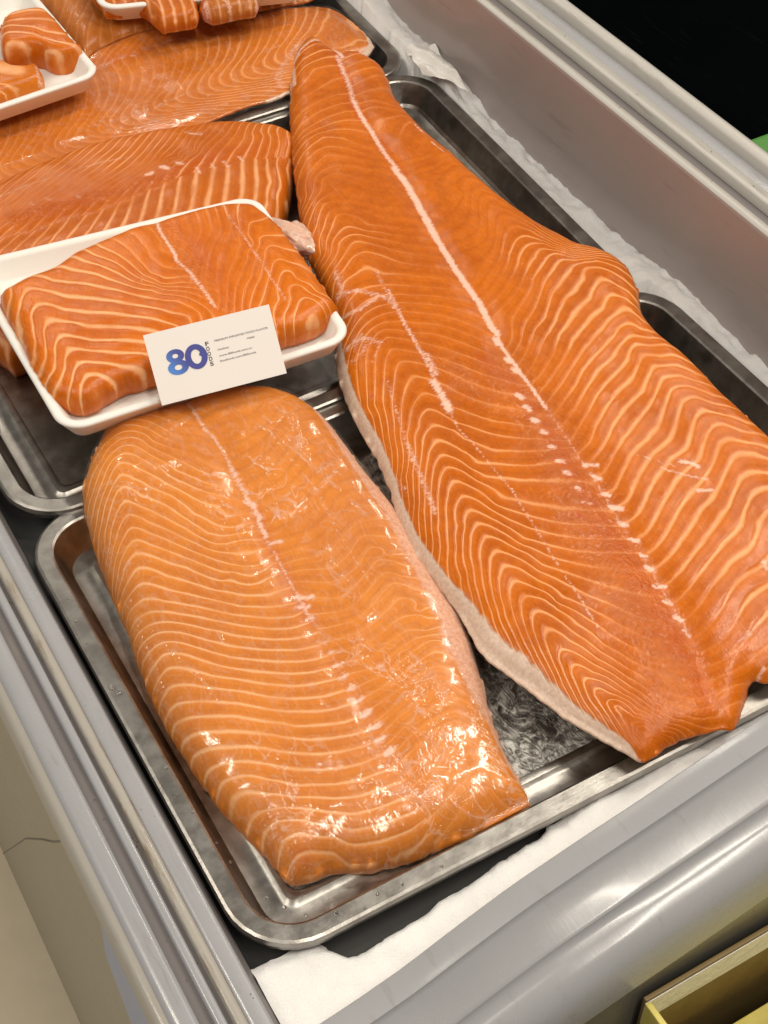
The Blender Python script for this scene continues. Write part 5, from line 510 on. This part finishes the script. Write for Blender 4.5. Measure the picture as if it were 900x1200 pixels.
# crumpled plastic sheet on the frost, right of the back tray
V = []; F = []
A, B_, Cc, D = (.648, 1.060), (.663, 1.000), (.677, 1.085), (.655, 1.105)
for j in range(15):
    for i in range(15):
        u, v = i/14, j/14
        x = (A[0]*(1-u)+B_[0]*u)*(1-v)+(D[0]*(1-u)+Cc[0]*u)*v; y = (A[1]*(1-u)+B_[1]*u)*(1-v)+(D[1]*(1-u)+Cc[1]*u)*v
        V.append((x+nz(x, y, 60, .002), y+nz(x, y, 70, .003), .009+.005*abs(math.sin(3.1*u+4*v))+.006*u+nz(x, y, 45, .003)))
for j in range(14):
    for i in range(14): a = j*15+i; F.append((a, a+1, a+16, a+15))
tag(mesh_obj('plastic_sheet', V, F, M['sheet'], None, True, 35), 'crumpled thin plastic sheet lying on the frost right of the big fillet tail', 'plastic sheet')

# ---------------------------------------------------------------- salmon
def rbf(data, Q):
    D = np.array(data, float).reshape(-1, 3); X = D[:, 1:]/1000; f = D[:, 0]
    _, keep = np.unique((X*2000).round(), axis=0, return_index=True); X = X[keep]; f = f[keep]
    n = len(X); K = np.linalg.norm(X[:, None]-X[None], axis=2)
    A = np.zeros((n+3, n+3)); A[:n, :n] = K-np.eye(n)*.0008*-1; A[:n, n] = 1; A[:n, n+1:] = X; A[n, :n] = 1; A[n+1:, :n] = X.T
    A[:n, :n] -= np.eye(n)*.0040
    c = np.linalg.solve(A, np.concatenate([f, np.zeros(3)]))
    out = np.empty(len(Q))
    for i in range(0, len(Q), 8000):
        q = Q[i:i+8000]; out[i:i+8000] = np.linalg.norm(q[:, None]-X[None], axis=2) @ c[:n]+c[n]+q @ c[n+1:]
    return out
def strokes(L, Q):
    v = np.zeros(len(Q))
    for wdt, val, pts in L:
        pts = np.array(pts)/1000
        m = (Q[:, 0] > pts[:, 0].min()-.03) & (Q[:, 0] < pts[:, 0].max()+.03) & (Q[:, 1] > pts[:, 1].min()-.03) & (Q[:, 1] < pts[:, 1].max()+.03)
        if not m.any(): continue
        d, _, _ = seg_dist(Q[m], pts)
        v[m] = np.maximum(v[m], val*np.exp(-(d/(wdt/1000*.75+.0004))**2*.7))
    return v
def fillet_mesh(key, name, mat, loc, parent=None, lift=0., grow=0., film=False, grid=.0022):
    f = FISH[key]
    ol = catmull(np.array(f['outline'])/1000, True, .0022)
    mid = catmull(np.array(f['mid'])/1000, False, .004)
    nx = np.roll(ol[:, :2], -1, 0)-np.roll(ol[:, :2], 1, 0); nx /= np.linalg.norm(nx, axis=1)[:, None]
    area = .5*np.sum(ol[:, 0]*np.roll(ol[:, 1], -1)-np.roll(ol[:, 0], -1)*ol[:, 1])
    nin = np.stack([-nx[:, 1], nx[:, 0]], 1)*(1 if area > 0 else -1)     # inward
    ring = ol[:, :2].copy()
    jit = np.array([mnoise.noise(Vector((p[0]*160, p[1]*160, 1.7))) for p in ring])*.0012
    if not film: ring = ring-nin*jit[:, None]
    ring = ring-nin*grow
    if film and key == 'wrapped':
        for fx, fy, fr, fa in ((.208, .398, .016, .0045), (.225, .392, .02, .004), (.188, .690, .014, .006), (.300, .40, .05, .002), (.352, .402, .014, .004), (.185, .705, .010, .004)):
            e = fa*np.exp(-((ring[:, 0]-fx)**2+(ring[:, 1]-fy)**2)/fr**2); ring = ring-nin*e[:, None]
    pts = [ring]
    for off in (.0011, .0026, .0046):
        r = ring+nin*off; d, _, _ = seg_dist(r, ring, True); pts.append(r[(d > off*.93) & inside(r, ring)][::1 if off < .004 else 1])
    x0, y0 = ring.min(0); x1, y1 = ring.max(0)
    gx, gy = np.meshgrid(np.arange(x0, x1, grid), np.arange(y0, y1, grid)); gx[::2] += grid/2
    g_ = np.stack([gx.ravel(), gy.ravel()], 1); g_ += rng.uniform(-.15, .15, g_.shape)*grid
    g_ = g_[inside(g_, ring)]; d, _, _ = seg_dist(g_, ring, True); pts.append(g_[d > .0062])
    P_ = np.concatenate(pts); n0 = len(ring)
    r = delaunay_2d_cdt([Vector(p) for p in P_], [(i, (i+1) % n0) for i in range(n0)], [], 1, 1e-7)
    Q = np.array([tuple(v) for v in r[0]]); tris = [tuple(t) for t in r[2]]
    orig = {o_: i for i, l in enumerate(r[3]) for o_ in l}
    bidx = [orig[i] for i in range(n0)]
    top = top_height(f, Q, ring if film else ol, mid)
    und = np.array([mnoise.fractal(Vector((p[0]*22, p[1]*22, .5)), 1., 2., 3) for p in Q])
    top = top+und*.0016*(1.6 if film else 1.)
    tt = tray_top(Q)
    base = tt+.0012 if f['bot'] is None else np.maximum(tt+.0012, f['bot'])
    top = np.maximum(top, base+.004)+lift
    if film:
        wr = np.array([mnoise.fractal(Vector((p[0]*90+p[1]*30, p[1]*35, 4.)), 1., 2., 3) for p in Q]); wt = np.clip(strokes(FILMTEX, Q), 0, 1); top = top+np.abs(wr)*.0012*wt-und*.0008
    V = [(x, y, z) for (x, y), z in zip(Q, top)]
    F = tris[:]
    # attributes
    dmid, side, _ = seg_dist(Q, mid)
    # left of the image is the A field: side sign along the midline's direction of travel
    sgn = -side*FSIDE[key]
    nearest = np.array([0]*len(Q)); 
    if not film:
        A_ = rbf(f['fA'], Q); B2 = rbf(f['fB'], Q)
        am = np.full(len(Q), .85); wsum = np.full(len(Q), .22); acc = am*wsum
        for ax, ay, rr, val in f['amp']:
            g2 = np.exp(-((Q[:, 0]-ax/1000)**2+(Q[:, 1]-ay/1000)**2)/(rr/1000)**2); acc += g2*val*6.; wsum += g2*6.
        am = np.clip(acc/wsum, 0, 1.2)
        wh = strokes(f['white'], Q); rd = strokes(f['red'], Q); tx = strokes(f['tex'], Q)  # red also paints the shaded film fold at the wrapped fillet's corner
        dE, _, ie = seg_dist(Q, ol, True); ws = ol[ie, 3]
        sk = np.where(ws > .0002, np.clip(1.35-dE/np.maximum(ws, .0004)*.85, 0, 1), 0)*np.clip(ws/.004, 0, 1)
        at_ = dict(phase_left=A_, phase_right=B2, seam=sgn*dmid, fat_amount=am, membrane=wh, blood_and_shade=rd, skin=sk, ragged=tx)
    else:
        at_ = dict(wrinkle=wt, fold=strokes(FOLDS, Q))
    # side wall
    nb = len(V); lev = 3; ring_n = nin
    for l in range(1, lev+1):
        t = l/lev
        for i, b in enumerate(bidx):
            z = top[b]*(1-t)+(base[b]-(0 if not film else .0))*t
            off = (.0012*math.sin(math.pi*t)-.0020*t*t) if not film else .0008*math.sin(math.pi*t)
            V.append((Q[b, 0]-ring_n[i, 0]*off, Q[b, 1]-ring_n[i, 1]*off, z))
    for l in range(lev):
        for i in range(n0):
            j = (i+1) % n0
            a = bidx[i] if l == 0 else nb+(l-1)*n0+i; b = bidx[j] if l == 0 else nb+(l-1)*n0+j
            c = nb+l*n0+j; d_ = nb+l*n0+i
            F.append((b, a, d_, c) if area > 0 else (a, b, c, d_))
    if not film: F.append(tuple(nb+(lev-1)*n0+i for i in range(n0)))
    o = mesh_obj(name, rel(V, loc), F, mat, parent)
    me = o.data
    for k, v in at_.items():
        v = np.asarray(v, float); full = np.concatenate([v]+[v[bidx]]*lev)
        if k == 'fat_amount': full[nb:] *= .5
        if k == 'skin' and key == 'open': full[nb+n0:] = np.maximum(full[nb+n0:], .8)
        a = me.attributes.new(k, 'FLOAT', 'POINT'); a.data.foreach_set('value', full.astype(np.float32))
    return o
FSIDE = dict(open=-1, wrapped=-1, portion=-1, cut=-1, back=-1, far=-1, striped=-1, flat=-1, draped=-1, pink=-1)
FILMTEX = [(5.6, 1.0, [(266.9, 638.2), (287.1, 640.2), (288.0, 617.1), (268.0, 615.3)]), (5.6, 0.8, [(244.7, 664.5), (241.4, 634.9), (243.5, 616.2)]), (5.6, 0.7, [(192.7, 680.7), (201.9, 666.4)]), (7.4, 0.9, [(280.1, 658.1), (289.2, 625.4)]), (4.3, 1.0, [(286.3, 478.9), (289.9, 454.6), (293.9, 441.4)]), (9.9, 0.8, [(262.3, 500.1), (279.8, 467.7), (277.1, 433.2), (273.4, 407.8)]), (7.4, 0.9, [(242.0, 432.6), (253.3, 412.6), (255.9, 397.8)]), (8.7, 0.9, [(181.4, 433.9), (182.1, 414.2), (170.0, 411.6)]), (7.4, 0.6, [(200.5, 449.5), (216.4, 427.0), (224.9, 402.5)]), (6.2, 0.6, [(181.7, 467.1), (186.6, 444.1)]), (7.4, 0.8, [(266.8, 378.5), (281.7, 357.1)]), (8.7, 0.7, [(244.5, 397.7), (251.1, 362.1)]), (3.7, 0.7, [(323.5, 711.1), (315.4, 675.9), (311.5, 649.5), (314.0, 629.4)]), (5.6, 0.5, [(274.7, 749.3), (307.7, 720.2), (332.8, 716.0)]), (5.0, 0.5, [(258.8, 758.4), (263.6, 725.3)]), (5.0, 0.8, [(162.7, 382.1), (196.7, 371.7), (236.0, 364.5)]), (5.0, 0.7, [(306.6, 423.4), (300.2, 385.7), (296.2, 361.7)]), (4.3, 1.0, [(203.1, 750.1), (190.8, 728.1)]), (5.0, 0.35, [(284.9, 575.4), (280.7, 544.6), (284.6, 518.4)]), (5.6, 0.25, [(138.5, 541.3), (148.6, 513.9)]), (3.1, 1.0, [(347.5, 1117.9), (378.8, 1115.6), (421.1, 1118.4), (435.7, 1122.9)]), (3.1, 1.0, [(353.1, 1102.4), (378.8, 1096.9), (409.8, 1093.2)]), (9.3, 0.2, [(428.4, 1211.5), (431.6, 1141.7)]), (7.4, 0.3, [(268.5, 1095.6), (289.0, 1069.4)])]
FOLDS = [(0.5, 1.0, [(295.3, 695.3), (308.4, 656.0), (322.5, 597.3), (331.0, 544.8)]), (0.4, 0.8, [(303.2, 697.7), (311.3, 659.1), (315.3, 641.7)]), (0.6, 1.0, [(292.4, 479.1), (295.4, 458.8), (295.1, 438.6)]), (0.5, 1.0, [(196.3, 549.4), (196.5, 537.8), (197.3, 523.9)]), (0.4, 0.7, [(227.7, 417.2), (241.7, 392.9), (272.2, 368.9)]), (0.4, 0.8, [(228.3, 475.4), (239.1, 427.4), (239.7, 413.7)]), (0.4, 0.8, [(273.2, 731.8), (250.4, 718.1), (235.6, 713.9)]), (0.3, 0.5, [(151.5, 618.6), (159.6, 589.9), (167.0, 554.7), (174.2, 520.9), (175.8, 498.3)]), (0.4, 0.7, [(302.6, 683.3), (318.1, 694.1), (315.4, 675.9), (308.4, 656.0)]), (0.5, 0.8, [(161.0, 404.4), (183.6, 407.0), (196.3, 390.3)]), (0.5, 0.7, [(314.5, 455.3), (306.6, 409.4), (299.8, 376.0)]), (0.4, 0.6, [(160.4, 605.4), (155.1, 573.0), (151.9, 533.6)]), (0.4, 0.7, [(264.0, 440.8), (273.4, 407.8), (266.8, 378.5)]), (0.6, 0.8, [(162.7, 382.1), (197.0, 372.1), (241.5, 364.5), (287.4, 357.0)]), (0.3, 0.4, [(217.2, 694.1), (233.9, 648.1), (236.9, 577.9)])]
def centre(key):
    a = np.array(FISH[key]['outline'])/1000; b = FISH[key]['bot']
    return (float(a[:, 0].mean()), float(a[:, 1].mean()), float(b if b is not None else -.018))
def fish(key, label, mat=None, cat='salmon fillet', name='salmon_fillet', group='salmon fillets', grid=.0022):
    loc = centre(key); o = fillet_mesh(key, name, mat or M[key], loc, None, grid=grid); o.location = loc
    return tag(o, label, cat, group)
fish('open', 'largest bare salmon fillet with a white centre streak, lying lengthwise across all three trays')
wl = centre('wrapped'); W_ = empty('salmon_fillet', wl, 'salmon fillet tightly wrapped in cling film, filling the left half of the front tray', 'salmon fillet', 'salmon fillets')
fillet_mesh('wrapped', 'flesh', M['wrapped'], wl, W_)
fillet_mesh('wrapped', 'cling_film', M['film'], wl, W_, lift=.0012, grow=.0014, film=True, grid=.0016)
fish('cut', 'bare dark orange fillet with a cut end, lying under and behind the foam tray')
bl_ = centre('back'); K_ = empty('salmon_fillet', bl_, 'long pale film-covered salmon fillet on the farthest steel tray, reaching its rounded corner', 'salmon fillet', 'salmon fillets')
fillet_mesh('back', 'flesh', M['back'], bl_, K_, grid=.0026)
fillet_mesh('back', 'cling_film', M['film'], bl_, K_, lift=.0010, grow=.0012, film=True, grid=.0030)
fish('far', 'salmon fillet half hidden beneath the two small foam trays at the top edge', grid=.003)
fish('portion', 'square cut salmon portion in the foam tray behind the business card', None, 'salmon portion', 'salmon_portion', 'salmon pieces in foam trays')
fish('striped', 'thick salmon piece with broad white stripes in the top left foam tray', M['portion'], 'salmon portion', 'salmon_portion', 'salmon pieces in foam trays')
fish('flat', 'thin pale salmon slice in front of the striped piece in the top left foam tray', M['back'], 'salmon portion', 'salmon_portion', 'salmon pieces in foam trays')
fish('draped', 'orange salmon piece hanging over the front edge of the topmost foam tray', M['cut'], 'salmon portion', 'salmon_portion', 'salmon pieces in foam trays')
fish('pink', 'salmon piece with pinkish purple cut face beside the draped piece at the top edge', M['far'], 'salmon portion', 'salmon_portion', 'salmon pieces in foam trays')

# pale lump of trimmed fat between the foam tray and the big fillet
bm = bmesh.new(); bmesh.ops.create_icosphere(bm, subdivisions=5, radius=1)
for v in bm.verts:
    n = v.co.normalized(); k = 1+.30*mnoise.fractal(n*1.7+Vector((3, 1, 2)), 1., 2., 3)+.05*mnoise.noise(n*7)
    v.co = Vector((n.x*.013*k, n.y*.027*k, n.z*.014*k))
    v.co.rotate(Matrix.Rotation(math.radians(20), 3, 'Z'))
me = bpy.data.meshes.new('fat_trimming'); bm.to_mesh(me); bm.free(); me.shade_smooth(); me.materials.append(M['fatlump'])
o = bpy.data.objects.new('fat_trimming', me); C.objects.link(o); o.location = (.421, .885, .019)
tag(o, 'small pale pink lump of fish fat beside the right corner of the foam tray', 'fish trimming')

# ---------------------------------------------------------------- foam trays
FP = [(.013, -.0185), (.0100, -.0175), (.0010, -.0022), (0, -.0008), (.0008, .0006), (.0030, .0012), (.0062, .0006), (.0075, -.0010), (.0135, -.0130), (.0160, -.0150), (.020, -.0155)]
def foam(quad, z0, label):
    cx = sum(q[0] for q in quad)/4; cy = sum(q[1] for q in quad)/4; loc = (cx, cy, z0-.018)
    V = []; F = []; loops = [inset_loop(quad, d, .020, 8) for d, _ in FP]; k = len(loops[0])
    for Lp, (d, z) in zip(loops, FP): V += [(x, y, z+z0) for x, y in Lp]
    for j in range(len(FP)-1):
        for i in range(k): F.append((j*k+i, j*k+(i+1) % k, (j+1)*k+(i+1) % k, (j+1)*k+i))
    F.append(tuple((len(FP)-1)*k+i for i in range(k))); F.append(tuple(reversed(range(k))))
    o = mesh_obj('foam_tray', rel(V, loc), F, M['foam']); o.location = loc
    return tag(o, label, 'foam tray', 'white foam trays')
foam([(.1735, .7375), (.3925, .7265), (.4085, .9190), (.1765, .9490)], .046, 'white foam tray with the square portion, half across the middle steel tray')
foam([(.110, 1.1180), (.3700, 1.1420), (.3690, 1.330), (.110, 1.310)], .050, 'white foam tray at the top left corner holding two salmon pieces')
foam([(.4080, 1.2350), (.590, 1.1750), (.650, 1.360), (.4380, 1.410)], .056, 'white foam tray at the top edge mostly hidden by draped salmon')

# ---------------------------------------------------------------- business card
bl = Vector((.24104, .72544, .0505)); br = Vector((.32995, .71260, .0505)); tl = Vector((.24565, .75733, .0862))
ex = (br-bl).normalized(); ey = (tl-bl); ey = (ey-ex*ey.dot(ex)).normalized(); ez = ex.cross(ey)
card = empty('business_card', bl, 'white business card printed with a blue 80 logo, leaning on the foam tray', 'business card')
card.rotation_euler = Matrix((ex, ey, ez)).transposed().to_euler()
CW, CH = .0899, .0491
o = box('card', 0, CW, 0, CH, -.0004, 0, M['paper'], card, 0)
def text(body, a, b, h, mat, w=None, name='lettering', offset=0, spacing=1., z=.00012, rot=0, sx=1.):
    c = bpy.data.curves.new(name, 'FONT'); c.body = body; c.size = h/.70; c.offset = offset; c.extrude = .00004; c.space_character = spacing
    o = bpy.data.objects.new(name, c); C.objects.link(o); o.parent = card; c.materials.append(mat)
    o.location = (a*CW, b*CH, z); o.rotation_euler = (0, 0, rot)
    bpy.context.view_layer.update(); sx_ = w/max(o.dimensions.x, 1e-6) if w else 1
    me = bpy.data.meshes.new_from_object(o.evaluated_get(bpy.context.evaluated_depsgraph_get()))
    bpy.data.objects.remove(o); o = bpy.data.objects.new(name, me); C.objects.link(o); o.parent = card
    o.location = (a*CW, b*CH, z); o.rotation_euler = (0, 0, rot); o.scale = (sx_, 1, 1)
    return o
def logo_digit(kind, cx, cy, hw, hh, z):
    """fat rounded digit as a flat printed ring shape: outer loop(s) minus holes"""
    bm = bmesh.new(); N = 48
    def ring_(cx_, cy_, ax, ay, bx, by, ox=0, oy=0, notch=0, p=2.0):
        o_ = []; i_ = []
        for j in range(N):
            t = 2*math.pi*j/N; c_, s_ = math.cos(t), math.sin(t)
            o_.append(bm.verts.new((cx_+ax*c_, cy_+ay*s_, z)))
            kk = 1+notch*math.exp(-((t-.15)/.22)**2)
            i_.append(bm.verts.new((cx_+ox+bx*c_*kk, cy_+oy+by*s_, z)))
        for j in range(N): bm.faces.new((o_[j], o_[(j+1) % N], i_[(j+1) % N], i_[j]))
    if kind == '0': ring_(cx, cy, hw, hh, hw*.46, hh*.58, 0, 0, -.4)
    else:
        ring_(cx-.0002, cy+hh*.46, hw*.86, hh*.53, hw*.28, hh*.17)
        z += .00006
        ring_(cx, cy-hh*.44, hw, hh*.57, hw*.36, hh*.21)
    me = bpy.data.meshes.new('logo'); bm.to_mesh(me); bm.free(); me.materials.append(M['blue'])
    o = bpy.data.objects.new('logo', me); C.objects.link(o); o.parent = card; return o
logo_digit('8', .197*CW, .535*CH, .0073, .0088, .00016)
logo_digit('0', .350*CW, .540*CH, .0078, .0086, .00030)
for i, ch in enumerate('FOODS'): text(ch, .437, .650-.071*i, .0027, M['ink2'], .0024, offset=.00008, rot=-.05)
text('PREMIUM IMPORTED FOOD FLAVOR', .515, .675, .0013, M['ink'], .0385)
text('Halal', .765, .600, .0013, M['ink'], .0052)
text('Hotline:', .522, .545, .0013, M['ink'], .0080)
text('www.80foods.com.vn', .522, .458, .0013, M['ink'], .0235)
text('facebook.com/80foods', .518, .385, .0013, M['ink'], .0260)

# ---------------------------------------------------------------- yellow carton beside the freezer end
X0, X1, YA, YB, ZB = .293, .62, -.10, .2365, -.003
bx = empty('carton', ((X0+X1)/2, (YA+YB)/2, -.85), 'open yellow cardboard box standing against the freezer end', 'carton')
def cpart(o): o.parent = bx; o.matrix_parent_inverse = Matrix.Translation((-(X0+X1)/2, -(YA+YB)/2, .85)); return o
tk = .0026
cpart(box('back_panel', X0, X1, YB-tk, YB, -.85, ZB, M['carton_in'], None, .0008))
cpart(box('left_panel', X0-.001, X0+tk, YA, YB-tk-.0005, -.85, ZB-.001, M['carton'], None, .0008))
cpart(box('right_panel', X1-tk, X1, YA, YB-tk-.0005, -.85, ZB, M['carton'], None, .0008))
cpart(box('front_panel', X0+tk, X1-tk, YA, YA+tk, -.85, ZB, M['carton'], None, .0008))
cpart(box('inner_flap', X0+tk+.001, X1-tk-.001, YA+tk, YB-tk-.014, -.075, -.071, M['carton'], None, .0008))
cpart(box('tape', X0-.0005, X1, YB-tk-.0006, YB-tk-.0002, -.028, ZB-.002, M['sheet'], None, 0))
